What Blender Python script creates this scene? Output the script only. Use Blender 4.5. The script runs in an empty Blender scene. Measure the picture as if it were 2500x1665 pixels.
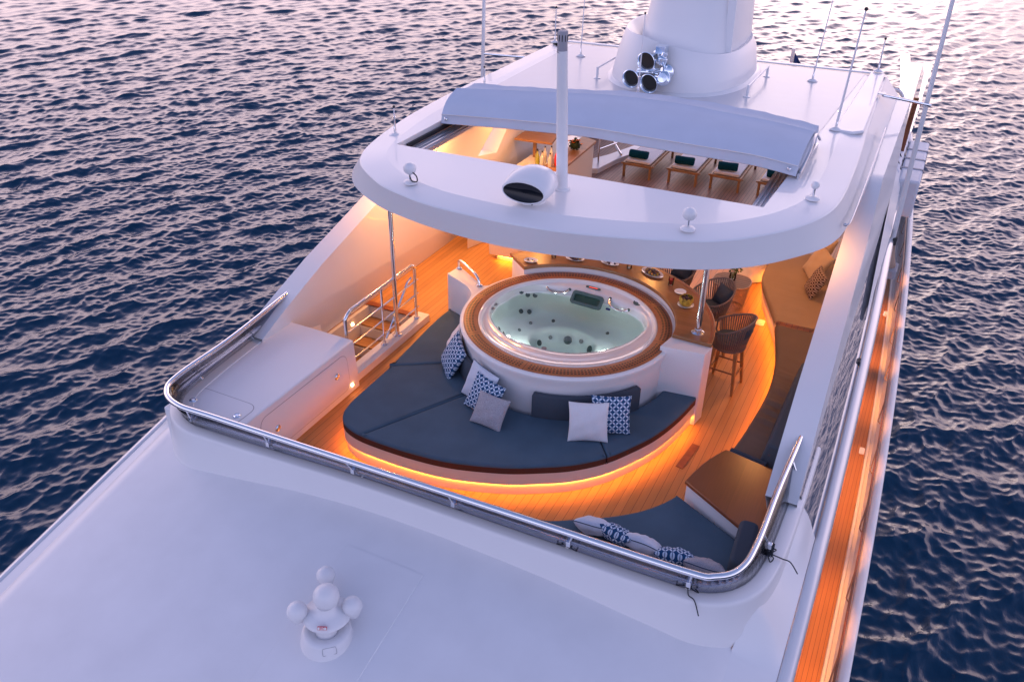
import bpy, math, random
import numpy as np
from mathutils import Vector, Matrix, Euler
from mathutils.geometry import tessellate_polygon
random.seed(7); rng = np.random.default_rng(11)
PI = math.pi; R = math.radians
S = bpy.context.scene; COL = S.collection

# ------------------------------------------------------------------ camera
cam = bpy.data.objects.new('camera', bpy.data.cameras.new('camera')); COL.objects.link(cam)
CAM = Vector((3.8189, -9.72, 6.9851))
cp, sp = math.cos(.5442), math.sin(.5442); cy, sy = math.cos(.4478), math.sin(.4478)
fw = Vector((-sy*cp, cy*cp, -sp)); rt = Vector((cy, sy, 0)); up = rt.cross(fw)
cr, sr = math.cos(.0226), math.sin(.0226)
r2 = rt*cr+up*sr; u2 = up*cr-rt*sr
cam.matrix_world = Matrix(((r2.x, u2.x, -fw.x, CAM.x), (r2.y, u2.y, -fw.y, CAM.y), (r2.z, u2.z, -fw.z, CAM.z), (0, 0, 0, 1)))
cam.data.sensor_width = 36; cam.data.lens = 36*2100/2500
cam.data.clip_start = .1; cam.data.clip_end = 9000
S.camera = cam
# ------------------------------------------------------------------ sky, sun, exposure
SUN_EL, SUN_AZ = R(12), R(-9)      # a dusk glow dead astern
w = bpy.data.worlds.new('World'); S.world = w; w.use_nodes = True
nt = w.node_tree; nt.nodes.clear(); N = nt.nodes.new; L = nt.links.new
out = N('ShaderNodeOutputWorld'); bg = N('ShaderNodeBackground'); bg2 = N('ShaderNodeBackground'); add = N('ShaderNodeAddShader')
sky = N('ShaderNodeTexSky'); sky.sky_type = 'NISHITA'; sky.sun_disc = False
sky.sun_elevation = SUN_EL; sky.sun_rotation = SUN_AZ; sky.altitude = 10; sky.dust_density = 2.5
L(sky.outputs[0], bg.inputs[0]); bg.inputs[1].default_value = .008
tc = N('ShaderNodeTexCoord'); sx = N('ShaderNodeSeparateXYZ'); L(tc.outputs['Generated'], sx.inputs[0])
def ramp(stops):
    r = N('ShaderNodeValToRGB'); L(sx.outputs[2], r.inputs[0]); c = r.color_ramp
    c.elements[0].position = stops[0][0]; c.elements[0].color = (*stops[0][1], 1)
    c.elements[1].position = stops[-1][0]; c.elements[1].color = (*stops[-1][1], 1)
    for p_, c_ in stops[1:-1]: c.elements.new(p_).color = (*c_, 1)
    return r.outputs[0]
aft = ramp([(0, (.72, .52, .54)), (.10, (.80, .58, .61)), (.24, (1.0, .76, .84)), (.38, (.90, .69, .82)), (.52, (.26, .235, .37)), (.7, (.08, .10, .20)), (1, (.050, .075, .160))])   # sunset side
fore = ramp([(0, (.44, .42, .58)), (.25, (.38, .38, .55)), (.5, (.16, .18, .32)), (1, (.050, .075, .160))])                          # opposite side
dt = N('ShaderNodeVectorMath'); dt.operation = 'DOT_PRODUCT'; L(tc.outputs['Generated'], dt.inputs[0]); dt.inputs[1].default_value = (-.40, .917, 0)
mr = N('ShaderNodeMapRange'); mr.interpolation_type = 'SMOOTHSTEP'; L(dt.outputs['Value'], mr.inputs[0]); mr.inputs[1].default_value = -.45; mr.inputs[2].default_value = .75
mxw = N('ShaderNodeMix'); mxw.data_type = 'RGBA'; L(mr.outputs[0], mxw.inputs['Factor']); L(fore, mxw.inputs['A']); L(aft, mxw.inputs['B'])
L(mxw.outputs['Result'], bg2.inputs[0]); bg2.inputs[1].default_value = 2.95
L(bg.outputs[0], add.inputs[0]); L(bg2.outputs[0], add.inputs[1]); L(add.outputs[0], out.inputs[0])
sl = bpy.data.lights.new('sun', 'SUN'); sl.energy = .14; sl.angle = R(20); sl.color = (1, .80, .78)
so = bpy.data.objects.new('sun', sl); COL.objects.link(so)
so.rotation_euler = Vector((math.sin(SUN_AZ)*math.cos(SUN_EL), math.cos(SUN_AZ)*math.cos(SUN_EL), math.sin(SUN_EL))).to_track_quat('Z', 'Y').to_euler()
vs = S.view_settings; vs.view_transform = 'Standard'; vs.look = 'None'; vs.gamma = 1; vs.use_curve_mapping = False; vs.exposure = 0
S.cycles.use_denoising = True; S.cycles.max_bounces = 8; S.cycles.transparent_max_bounces = 12
S.cycles.sample_clamp_indirect = 6; S.cycles.caustics_reflective = False; S.cycles.caustics_refractive = False

# ------------------------------------------------------------------ materials
def newmat(name):
    m = bpy.data.materials.new(name); m.use_nodes = True
    return m, m.node_tree, m.node_tree.nodes['Principled BSDF']
def plain(name, col, rough=.5, metal=0., coat=0., croough=.05, noise=0., nscale=6., bump=0., bscale=200., bdist=.002, spec=.5):
    m, t, b = newmat(name); n = t.nodes.new; l = t.links.new
    b.inputs['Base Color'].default_value = (*col, 1); b.inputs['Roughness'].default_value = rough
    b.inputs['Metallic'].default_value = metal; b.inputs['Coat Weight'].default_value = coat
    b.inputs['Coat Roughness'].default_value = croough; b.inputs['Specular IOR Level'].default_value = spec
    if noise or bump:
        c = n('ShaderNodeTexCoord')
    if noise:
        x = n('ShaderNodeTexNoise'); x.inputs['Scale'].default_value = nscale; x.inputs['Detail'].default_value = 5
        l(c.outputs['Object'], x.inputs['Vector'])
        r = n('ShaderNodeMapRange'); r.inputs[1].default_value = .3; r.inputs[2].default_value = .7
        r.inputs[3].default_value = 1-noise; r.inputs[4].default_value = 1+noise; l(x.outputs[0], r.inputs[0])
        k = n('ShaderNodeVectorMath'); k.operation = 'SCALE'; k.inputs[0].default_value = col; l(r.outputs[0], k.inputs['Scale'])
        l(k.outputs[0], b.inputs['Base Color'])
        r3 = n('ShaderNodeMapRange'); r3.inputs[3].default_value = rough*.85; r3.inputs[4].default_value = min(1, rough*1.2+.02)
        l(x.outputs[0], r3.inputs[0]); l(r3.outputs[0], b.inputs['Roughness'])
    if bump:
        x = n('ShaderNodeTexNoise'); x.inputs['Scale'].default_value = bscale; x.inputs['Detail'].default_value = 3
        l(c.outputs['Object'], x.inputs['Vector'])
        u = n('ShaderNodeBump'); u.inputs['Strength'].default_value = bump; u.inputs['Distance'].default_value = bdist
        l(x.outputs[0], u.inputs['Height']); l(u.outputs[0], b.inputs['Normal'])
    return m
def emit(name, col, s):
    m, t, b = newmat(name); b.inputs['Base Color'].default_value = (*col, 1)
    b.inputs['Emission Color'].default_value = (*col, 1); b.inputs['Emission Strength'].default_value = s
    return m
def glass(name, col, fac_min=.08, rough=.02, alpha=.8):
    m, t, b = newmat(name); n = t.nodes.new; l = t.links.new
    g = n('ShaderNodeBsdfGlossy'); g.inputs['Roughness'].default_value = rough; g.inputs['Color'].default_value = (1, 1, 1, 1)
    tr = n('ShaderNodeBsdfTransparent'); tr.inputs['Color'].default_value = (*col, 1)
    f = n('ShaderNodeFresnel'); f.inputs['IOR'].default_value = 1.45
    mx = n('ShaderNodeMixShader'); l(f.outputs[0], mx.inputs[0]); l(tr.outputs[0], mx.inputs[1]); l(g.outputs[0], mx.inputs[2])
    o = t.nodes['Material Output']; l(mx.outputs[0], o.inputs['Surface'])
    return m
def teak(name, col=(.34, .165, .062), plank=.058, axis=0, seam=.10, rough=.5, seamcol=(.05, .028, .018), use_seam=True):
    m, t, b = newmat(name); n = t.nodes.new; l = t.links.new
    c = n('ShaderNodeTexCoord'); s = n('ShaderNodeSeparateXYZ'); l(c.outputs['Object'], s.inputs[0])
    d = n('ShaderNodeMath'); d.operation = 'DIVIDE'; l(s.outputs[axis], d.inputs[0]); d.inputs[1].default_value = plank
    fl = n('ShaderNodeMath'); fl.operation = 'FLOOR'; l(d.outputs[0], fl.inputs[0])
    fr = n('ShaderNodeMath'); fr.operation = 'FRACT'; l(d.outputs[0], fr.inputs[0])
    wn = n('ShaderNodeTexWhiteNoise'); wn.noise_dimensions = '1D'; l(fl.outputs[0], wn.inputs['W'])
    mp = n('ShaderNodeMapping'); l(c.outputs['Object'], mp.inputs[0])
    mp.inputs['Scale'].default_value = (60, 3, 20) if axis == 0 else (3, 60, 20)
    ns = n('ShaderNodeTexNoise'); ns.inputs['Scale'].default_value = 1; ns.inputs['Detail'].default_value = 6; l(mp.outputs[0], ns.inputs['Vector'])
    n2 = n('ShaderNodeTexNoise'); n2.inputs['Scale'].default_value = 1.3; n2.inputs['Detail'].default_value = 4; l(c.outputs['Object'], n2.inputs['Vector'])
    a = n('ShaderNodeMath'); a.operation = 'MULTIPLY_ADD'; l(wn.outputs[0], a.inputs[0]); a.inputs[1].default_value = .22; a.inputs[2].default_value = .70
    a2 = n('ShaderNodeMath'); a2.operation = 'MULTIPLY_ADD'; l(ns.outputs[0], a2.inputs[0]); a2.inputs[1].default_value = .34; l(a.outputs[0], a2.inputs[2])
    a3 = n('ShaderNodeMath'); a3.operation = 'MULTIPLY_ADD'; l(n2.outputs[0], a3.inputs[0]); a3.inputs[1].default_value = .26; l(a2.outputs[0], a3.inputs[2])
    a4 = n('ShaderNodeMath'); a4.operation = 'SUBTRACT'; l(a3.outputs[0], a4.inputs[0]); a4.inputs[1].default_value = .1
    k = n('ShaderNodeVectorMath'); k.operation = 'SCALE'; k.inputs[0].default_value = col; l(a4.outputs[0], k.inputs['Scale'])
    last = k.outputs[0]
    if use_seam:
        lt = n('ShaderNodeMath'); lt.operation = 'LESS_THAN'; l(fr.outputs[0], lt.inputs[0]); lt.inputs[1].default_value = seam
        mx = n('ShaderNodeMix'); mx.data_type = 'RGBA'; l(lt.outputs[0], mx.inputs['Factor']); l(last, mx.inputs['A']); mx.inputs['B'].default_value = (*seamcol, 1)
        last = mx.outputs['Result']
    l(last, b.inputs['Base Color']); b.inputs['Roughness'].default_value = rough
    bu = n('ShaderNodeBump'); bu.inputs['Strength'].default_value = .15; bu.inputs['Distance'].default_value = .002
    l(ns.outputs[0], bu.inputs['Height']); l(bu.outputs[0], b.inputs['Normal'])
    return m
def circles_mat(name, dark, light, cells):
    """woven cushion cover: overlapping circles, petals light on dark"""
    m, t, b = newmat(name); n = t.nodes.new; l = t.links.new
    def M(op, a, b_=None, c=None):
        x = n('ShaderNodeMath'); x.operation = op
        for i, v in enumerate((a, b_, c)):
            if v is None: continue
            if isinstance(v, (int, float)): x.inputs[i].default_value = v
            else: l(v, x.inputs[i])
        return x.outputs[0]
    uv = n('ShaderNodeUVMap'); mp = n('ShaderNodeMapping'); l(uv.outputs[0], mp.inputs[0])
    mp.inputs['Scale'].default_value = (cells, cells, 1); mp.inputs['Rotation'].default_value = (0, 0, PI/4)
    s = n('ShaderNodeSeparateXYZ'); l(mp.outputs[0], s.inputs[0])
    a = M('ABSOLUTE', M('SUBTRACT', M('FRACT', s.outputs[0]), .5)); c = M('ABSOLUTE', M('SUBTRACT', M('FRACT', s.outputs[1]), .5))
    def hyp(p, q): return M('SQRT', M('ADD', M('MULTIPLY', p, p), M('MULTIPLY', q, q)))
    d = M('MINIMUM', hyp(M('SUBTRACT', 1.0, a), c), hyp(a, M('SUBTRACT', 1.0, c)))
    f = M('LESS_THAN', d, .665)
    nz = n('ShaderNodeTexNoise'); nz.inputs['Scale'].default_value = 500
    mx = n('ShaderNodeMix'); mx.data_type = 'RGBA'; l(f, mx.inputs['Factor']); mx.inputs['A'].default_value = (*dark, 1); mx.inputs['B'].default_value = (*light, 1)
    l(mx.outputs['Result'], b.inputs['Base Color']); b.inputs['Roughness'].default_value = .9; b.inputs['Specular IOR Level'].default_value = .2
    bu = n('ShaderNodeBump'); bu.inputs['Strength'].default_value = .3; bu.inputs['Distance'].default_value = .002; l(nz.outputs[0], bu.inputs['Height']); l(bu.outputs[0], b.inputs['Normal'])
    return m
M_ = {}
M_['white'] = plain('white_gelcoat', (.74, .74, .755), .40, spec=.35, coat=.25, croough=.04, noise=.012, nscale=1.2, bump=.04, bscale=2.2, bdist=.02)
M_['whitem'] = plain('white_satin_paint', (.72, .72, .74), .42, coat=.35, croough=.18, noise=.03, nscale=2.5, bump=.05, bscale=260)
M_['nonskid'] = plain('white_nonskid_paint', (.60, .60, .63), .62, noise=.03, nscale=3, bump=.25, bscale=320, coat=.5, croough=.22)
M_['hull'] = plain('hull_gloss', (.62, .63, .66), .2, coat=1, croough=.02)
M_['window'] = plain('mirrored_side_window', (.40, .44, .54), .03, metal=.8, coat=.5, croough=.01)
M_['seamgrey'] = plain('grey_sealant', (.30, .30, .34), .6)
M_['steel'] = plain('polished_steel', (.80, .81, .84), .12, metal=1, noise=.02, nscale=30)
M_['chrome'] = plain('chrome', (.75, .82, .9), .08, metal=1)
M_['hornin'] = plain('horn_throat', (.012, .012, .010), .35)
M_['aluminium'] = plain('aluminium_track', (.55, .57, .62), .35, metal=.8)
M_['black'] = plain('black_rubber', (.015, .016, .02), .6)
M_['rope'] = plain('black_cord', (.012, .018, .03), .8)
M_['deck'] = teak('teak_deck_planks', (.44, .22, .075), .095, 0, .055, seamcol=(.12, .06, .03))
M_['deckend'] = teak('teak_margin_planks', (.38, .19, .07), .09, 1, .05)
M_['sidedeck'] = teak('teak_side_deck', (.36, .16, .055), .06, 0, .07)
M_['counter'] = teak('varnished_teak', (.27, .115, .042), .11, 1, .0, .25, use_seam=False)
M_['tabletop'] = teak('varnished_teak_table', (.24, .070, .022), .3, 0, .0, .28, use_seam=False)
M_['lounger'] = teak('oiled_teak', (.30, .155, .065), .07, 1, .0, .5, use_seam=False)
M_['slate'] = plain('slate_fabric', (.074, .118, .162), .95, noise=.10, nscale=2.6, bump=.45, bscale=420, spec=.15)
M_['brown'] = plain('brown_fabric_band', (.10, .042, .028), .9, noise=.08, nscale=200, bump=.2, bscale=420, spec=.1)
M_['slate2'] = plain('dark_backrest_fabric', (.055, .070, .092), .95, noise=.08, nscale=240, bump=.4, bscale=420, spec=.15)
M_['taupe'] = plain('taupe_fabric_dim', (.15, .11, .088), .95, noise=.06, nscale=3, bump=.4, bscale=420, spec=.1)  # near sofa seat: shared sofa fabric, colour darkened for the weaker light there
M_['tan'] = plain('taupe_fabric_lit', (.34, .235, .15), .95, noise=.05, nscale=3, bump=.3, bscale=420, spec=.1)  # far sofa seat: same fabric, warm lamp light put into its colour
M_['tanp'] = plain('sand_fabric', (.50, .36, .23), .95, noise=.05, nscale=3, bump=.3, bscale=380, spec=.1)
M_['linen'] = plain('pale_linen', (.56, .60, .68), .95, noise=.05, nscale=60, bump=.35, bscale=380, spec=.1)
M_['linenw'] = plain('white_cotton', (.68, .68, .70), .95, noise=.03, nscale=60, bump=.25, bscale=380, spec=.1)
M_['tweed'] = plain('grey_tweed', (.36, .35, .38), .95, noise=.38, nscale=170, bump=.5, bscale=300, spec=.1)
M_['piping'] = plain('navy_piping', (.02, .05, .10), .8)
M_['circles'] = circles_mat('circle_print', (.018, .070, .17), (.56, .66, .78), 8)
M_['batik'] = circles_mat('brown_print', (.07, .035, .03), (.42, .30, .22), 9)
M_['awning'] = plain('blue_grey_canvas', (.50, .555, .66), .9, noise=.03, nscale=2.5, bump=.35, bscale=300, spec=.15)
M_['towel'] = plain('teal_towel', (.004, .045, .07), 1, noise=.3, nscale=60, bump=.8, bscale=160, bdist=.006, spec=.05)
M_['china'] = plain('white_china', (.78, .77, .76), .15, coat=.6)
M_['strap'] = plain('rattan_strap', (.135, .105, .10), .75, noise=.1, nscale=80)
M_['wire'] = plain('bronze_wire', (.34, .23, .18), .45, metal=.3)
M_['slat'] = teak('weathered_slats', (.17, .105, .075), .068, 1, .20, .6, seamcol=(.02, .012, .01))
M_['red'] = plain('red_fruit', (.30, .02, .02), .35, noise=.4, nscale=30)
M_['darkfruit'] = plain('dark_fruit', (.05, .012, .015), .35, noise=.5, nscale=30)
M_['melon'] = plain('melon_rind', (.42, .26, .03), .45, noise=.6, nscale=22)
M_['orange'] = plain('orange_petals', (.85, .22, .01), .7, noise=.3, nscale=60)
M_['leaf'] = plain('dark_leaves', (.015, .035, .012), .7, noise=.4, nscale=40)
M_['leafg'] = plain('green_leaves', (.07, .14, .04), .7, noise=.4, nscale=40)
M_['juice'] = plain('red_drink', (.55, .008, .02), .1, coat=1)
M_['bglass'] = plain('clear_bottle', (.62, .60, .50), .08, coat=1)
M_['bgreen'] = plain('green_bottle', (.32, .33, .03), .08, coat=1)
M_['bred'] = plain('red_bottle', (.75, .02, .01), .1, coat=1)
M_['redpaint'] = plain('red_lettering', (.55, .02, .05), .5)
M_['jet'] = plain('jet_nozzle', (.035, .075, .08), .3, coat=.5)
M_['jetlight'] = plain('pale_nozzle', (.30, .26, .25), .3, coat=.5)
M_['tub'] = plain('acrylic_tub', (.70, .72, .74), .16, coat=1, croough=.03)
M_['basin'] = plain('tub_basin', (.76, .85, .85), .3, noise=.04, nscale=1.6)
M_['filter'] = plain('filter_grille', (.06, .12, .12), .4)
M_['filterd'] = plain('filter_well', (.012, .055, .04), .4)
M_['wood_dark'] = plain('varnished_post', (.20, .07, .03), .3, noise=.2, nscale=12)
M_['flag'] = plain('navy_flag', (.01, .03, .13), .8)
M_['cover'] = plain('white_vinyl_cover', (.62, .64, .70), .5, noise=.03, nscale=4, bump=.5, bscale=9, bdist=.02)
M_['oglass'] = glass('smoked_windscreen', (.58, .63, .74), rough=.12)
M_['cglass'] = glass('clear_glass', (.85, .9, .88))
M_['led'] = emit('warm_led', (1, .27, .02), 75)
M_['ledsoft'] = emit('warm_led_soft', (1, .36, .07), 70)
M_['lamp'] = emit('warm_downlight', (1, .50, .22), 60)
M_['warmwall'] = plain('cream_panel', (.70, .66, .60), .35, coat=.5)

def grate_mat():
    m, t, b = newmat('perforated_teak'); n = t.nodes.new; l = t.links.new
    def M(op, a, b_=None, c=None):
        x = n('ShaderNodeMath'); x.operation = op
        for i, v in enumerate((a, b_, c)):
            if v is None: continue
            if isinstance(v, (int, float)): x.inputs[i].default_value = v
            else: l(v, x.inputs[i])
        return x.outputs[0]
    uv = n('ShaderNodeUVMap'); s = n('ShaderNodeSeparateXYZ'); l(uv.outputs[0], s.inputs[0])
    U, V = s.outputs[0], s.outputs[1]             # U counts holes round the ring, V 0..1 across it
    hx = M('LESS_THAN', M('ABSOLUTE', M('SUBTRACT', M('FRACT', U), .5)), .31)
    v3 = M('DIVIDE', M('SUBTRACT', V, .13), .205)  # rows
    hy = M('LESS_THAN', M('ABSOLUTE', M('SUBTRACT', M('FRACT', v3), .5)), .29)
    rng_ = M('MULTIPLY', M('GREATER_THAN', v3, 0.), M('LESS_THAN', v3, 3.))
    seg = M('FRACT', M('DIVIDE', U, 24.0)); sg = M('MULTIPLY', M('GREATER_THAN', seg, .05), M('LESS_THAN', seg, .95))
    f = M('MULTIPLY', M('MULTIPLY', hx, hy), M('MULTIPLY', rng_, sg))
    joint = M('LESS_THAN', M('ABSOLUTE', M('SUBTRACT', M('FRACT', M('ADD', M('DIVIDE', U, 24.0), .5)), .5)), .003)
    c = n('ShaderNodeTexCoord'); ns = n('ShaderNodeTexNoise'); ns.inputs['Scale'].default_value = 9; ns.inputs['Detail'].default_value = 6; l(c.outputs['Object'], ns.inputs['Vector'])
    k = n('ShaderNodeVectorMath'); k.operation = 'SCALE'; k.inputs[0].default_value = (.36, .12, .042); l(M('MULTIPLY_ADD', ns.outputs[0], .7, .65), k.inputs['Scale'])
    mx = n('ShaderNodeMix'); mx.data_type = 'RGBA'; l(M('MAXIMUM', f, joint), mx.inputs['Factor']); l(k.outputs[0], mx.inputs['A']); mx.inputs['B'].default_value = (.02, .012, .008, 1)
    l(mx.outputs['Result'], b.inputs['Base Color']); b.inputs['Roughness'].default_value = .45
    return m
M_['grate'] = grate_mat()

# ------------------------------------------------------------------ mesh helpers
class MB:
    def __init__(s): s.v = []; s.f = []; s.uv = {}; s.mi = {}
    def add(s, vs, fs, m=0):
        o = len(s.v); s.v += [tuple(v) for v in vs]
        for f in fs:
            if m: s.mi[len(s.f)] = m
            s.f.append(tuple(i+o for i in f))
        return o
    def loft(s, loops, closed=True, cap0=False, cap1=False, m=0):
        n = len(loops[0]); o = len(s.v)
        for lp in loops: s.v += [tuple(p) for p in lp]
        for a in range(len(loops)-1):
            for i in range(n if closed else n-1):
                j = (i+1) % n
                if m: s.mi[len(s.f)] = m
                s.f.append((o+a*n+i, o+a*n+j, o+(a+1)*n+j, o+(a+1)*n+i))
        if cap0:
            if m: s.mi[len(s.f)] = m
            s.f.append(tuple(o+i for i in reversed(range(n))))
        if cap1:
            if m: s.mi[len(s.f)] = m
            s.f.append(tuple(o+(len(loops)-1)*n+i for i in range(n)))
    def box(s, x0, x1, y0, y1, z0, z1, m=0):
        vs = [(x0, y0, z0), (x1, y0, z0), (x1, y1, z0), (x0, y1, z0), (x0, y0, z1), (x1, y0, z1), (x1, y1, z1), (x0, y1, z1)]
        s.add(vs, [(3, 2, 1, 0), (4, 5, 6, 7), (0, 1, 5, 4), (1, 2, 6, 5), (2, 3, 7, 6), (3, 0, 4, 7)], m)
    def prism(s, pts, z0, z1, m=0):
        s.loft([[(x, y, z0) for x, y in pts], [(x, y, z1) for x, y in pts]], True, True, True, m)
    def tube(s, path, r, n=8, closed=False, m=0, r1=None):
        P = [Vector(p) for p in path]; K = len(P); loops = []; prev = None
        for i in range(K):
            if closed: t = (P[(i+1) % K]-P[i-1]).normalized()
            else: t = (P[min(i+1, K-1)]-P[max(i-1, 0)]).normalized()
            if prev is None:
                a = Vector((0, 0, 1)) if abs(t.z) < .9 else Vector((1, 0, 0)); u = t.cross(a).normalized()
            else: u = (prev-t*prev.dot(t)).normalized()
            prev = u; v = t.cross(u); rr = r if r1 is None else r+(r1-r)*i/(K-1)
            loops.append([P[i]+(u*math.cos(2*PI*k/n)+v*math.sin(2*PI*k/n))*rr for k in range(n)])
        if closed: loops.append(loops[0]); s.loft(loops, True, m=m)
        else: s.loft(loops, True, True, True, m)
    def lathe(s, prof, c=(0, 0, 0), n=24, sx=1., sy=1., mat=None, m=0, a0=0., a1=2*PI, caps=True):
        full = abs(a1-a0-2*PI) < 1e-6; k = n if full else n+1; loops = []
        for r, z in prof:
            lp = []
            for i in range(k):
                a = a0+(a1-a0)*i/n; p = Vector((r*sx*math.cos(a), r*sy*math.sin(a), z))
                if mat is not None: p = mat @ p
                lp.append(p+Vector(c))
            loops.append(lp)
        s.loft(loops, full, prof[0][0] > 1e-4 and full and caps, prof[-1][0] > 1e-4 and full and caps, m)
    def sphere(s, c, r, n=16, sq=(1, 1, 1), m=0, mat=None):
        prof = [(r*math.sin(PI*i/(n//2)), -r*math.cos(PI*i/(n//2))) for i in range(n//2+1)]
        prof = [(max(a, 1e-5), z*sq[2]) for a, z in prof]
        s.lathe(prof, c, n, sq[0], sq[1], mat, m)
    def poly(s, outer, holes=(), z=0., m=0):
        loops = [[Vector((x, y, 0)) for x, y in outer]]+[[Vector((x, y, 0)) for x, y in h] for h in holes]
        flat = [p for lp in loops for p in lp]; tr = tessellate_polygon(loops)
        zz = z if callable(z) else (lambda x, y: z)
        vs = [(p.x, p.y, zz(p.x, p.y)) for p in flat]; fs = []
        for t in tr:
            a, b, c = (flat[i] for i in t)
            fs.append(t if (b-a).cross(c-a).z > 0 else t[::-1])
        s.add(vs, fs, m)
ORG = {}
def mk(name, mb, mats, parent=None, smooth=True, bevel=0., subsurf=0, angle=35, origin=None):
    org = ORG[parent.name] if parent is not None else Vector(origin or (0, 0, 0))
    me = bpy.data.meshes.new(name); me.from_pydata([(v[0]-org.x, v[1]-org.y, v[2]-org.z) for v in mb.v], [], mb.f)
    if not isinstance(mats, (list, tuple)): mats = [mats]
    for m in mats: me.materials.append(M_[m] if isinstance(m, str) else m)
    for i, k in mb.mi.items(): me.polygons[i].material_index = k
    me.validate(); me.update()
    if smooth:
        me.polygons.foreach_set('use_smooth', [True]*len(me.polygons))
        try: me.set_sharp_from_angle(angle=R(angle))
        except Exception: pass
    o = bpy.data.objects.new(name, me); COL.objects.link(o)
    if parent is not None: o.parent = parent
    else: o.location = org
    ORG[o.name] = org
    if bevel:
        b = o.modifiers.new('bevel', 'BEVEL'); b.width = bevel; b.segments = 3; b.limit_method = 'ANGLE'; b.angle_limit = R(40); b.harden_normals = False
    if subsurf:
        b = o.modifiers.new('sub', 'SUBSURF'); b.levels = b.render_levels = subsurf
    return o
def tag(o, label, cat, group=None, kind=None):
    if label: o['label'] = label
    if cat: o['category'] = cat
    if group: o['group'] = group
    if kind: o['kind'] = kind
    return o
def thing(name, label, cat, loc=(0, 0, 0), group=None):
    o = bpy.data.objects.new(name, None); COL.objects.link(o); o.location = loc; ORG[o.name] = Vector(loc)
    o.empty_display_size = .1
    return tag(o, label, cat, group)
def dup(root, loc, rz=0, label=None, scale=None):
    def cp_(o, par):
        c = o.copy(); COL.objects.link(c)
        if par is not None: c.parent = par
        for ch in list(o.children): cp_(ch, c)
        return c
    c = cp_(root, None); c.location = loc; c.rotation_euler = (0, 0, rz) if not isinstance(rz, Euler) else rz
    if label: c['label'] = label
    if scale: c.scale = scale
    return c
def catmull(pts, n=6, closed=False):
    P = [Vector(p) for p in pts]; K = len(P); o = []
    rngk = range(K if closed else K-1)
    for i in rngk:
        if closed: a, b, c, d = P[i-1], P[i], P[(i+1) % K], P[(i+2) % K]
        else: a, b, c, d = P[max(i-1, 0)], P[i], P[i+1], P[min(i+2, K-1)]
        for j in range(n):
            t = j/n
            o.append(.5*((2*b)+(c-a)*t+(2*a-5*b+4*c-d)*t*t+(3*b-a-3*c+d)*t**3))
    if not closed: o.append(P[-1])
    return o
def offset(pts, d, closed=True):
    P = [Vector((p[0], p[1])) for p in pts]; K = len(P); o = []
    for i in range(K):
        a = P[i-1] if (closed or i) else P[i]; b = P[(i+1) % K] if (closed or i < K-1) else P[i]
        t = (b-a).normalized(); nrm = Vector((t.y, -t.x)); o.append(P[i]+nrm*d)
    return o
def arc(r, a0, a1, n, c=(0, 0)):
    return [(c[0]+r*math.cos(a0+(a1-a0)*i/n), c[1]+r*math.sin(a0+(a1-a0)*i/n)) for i in range(n+1)]
def add_uv(o, f):
    me = o.data; uvl = me.uv_layers.new(name='UVMap')
    for lp in me.loops:
        uvl.data[lp.index].uv = f(me.vertices[lp.vertex_index].co)
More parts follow.
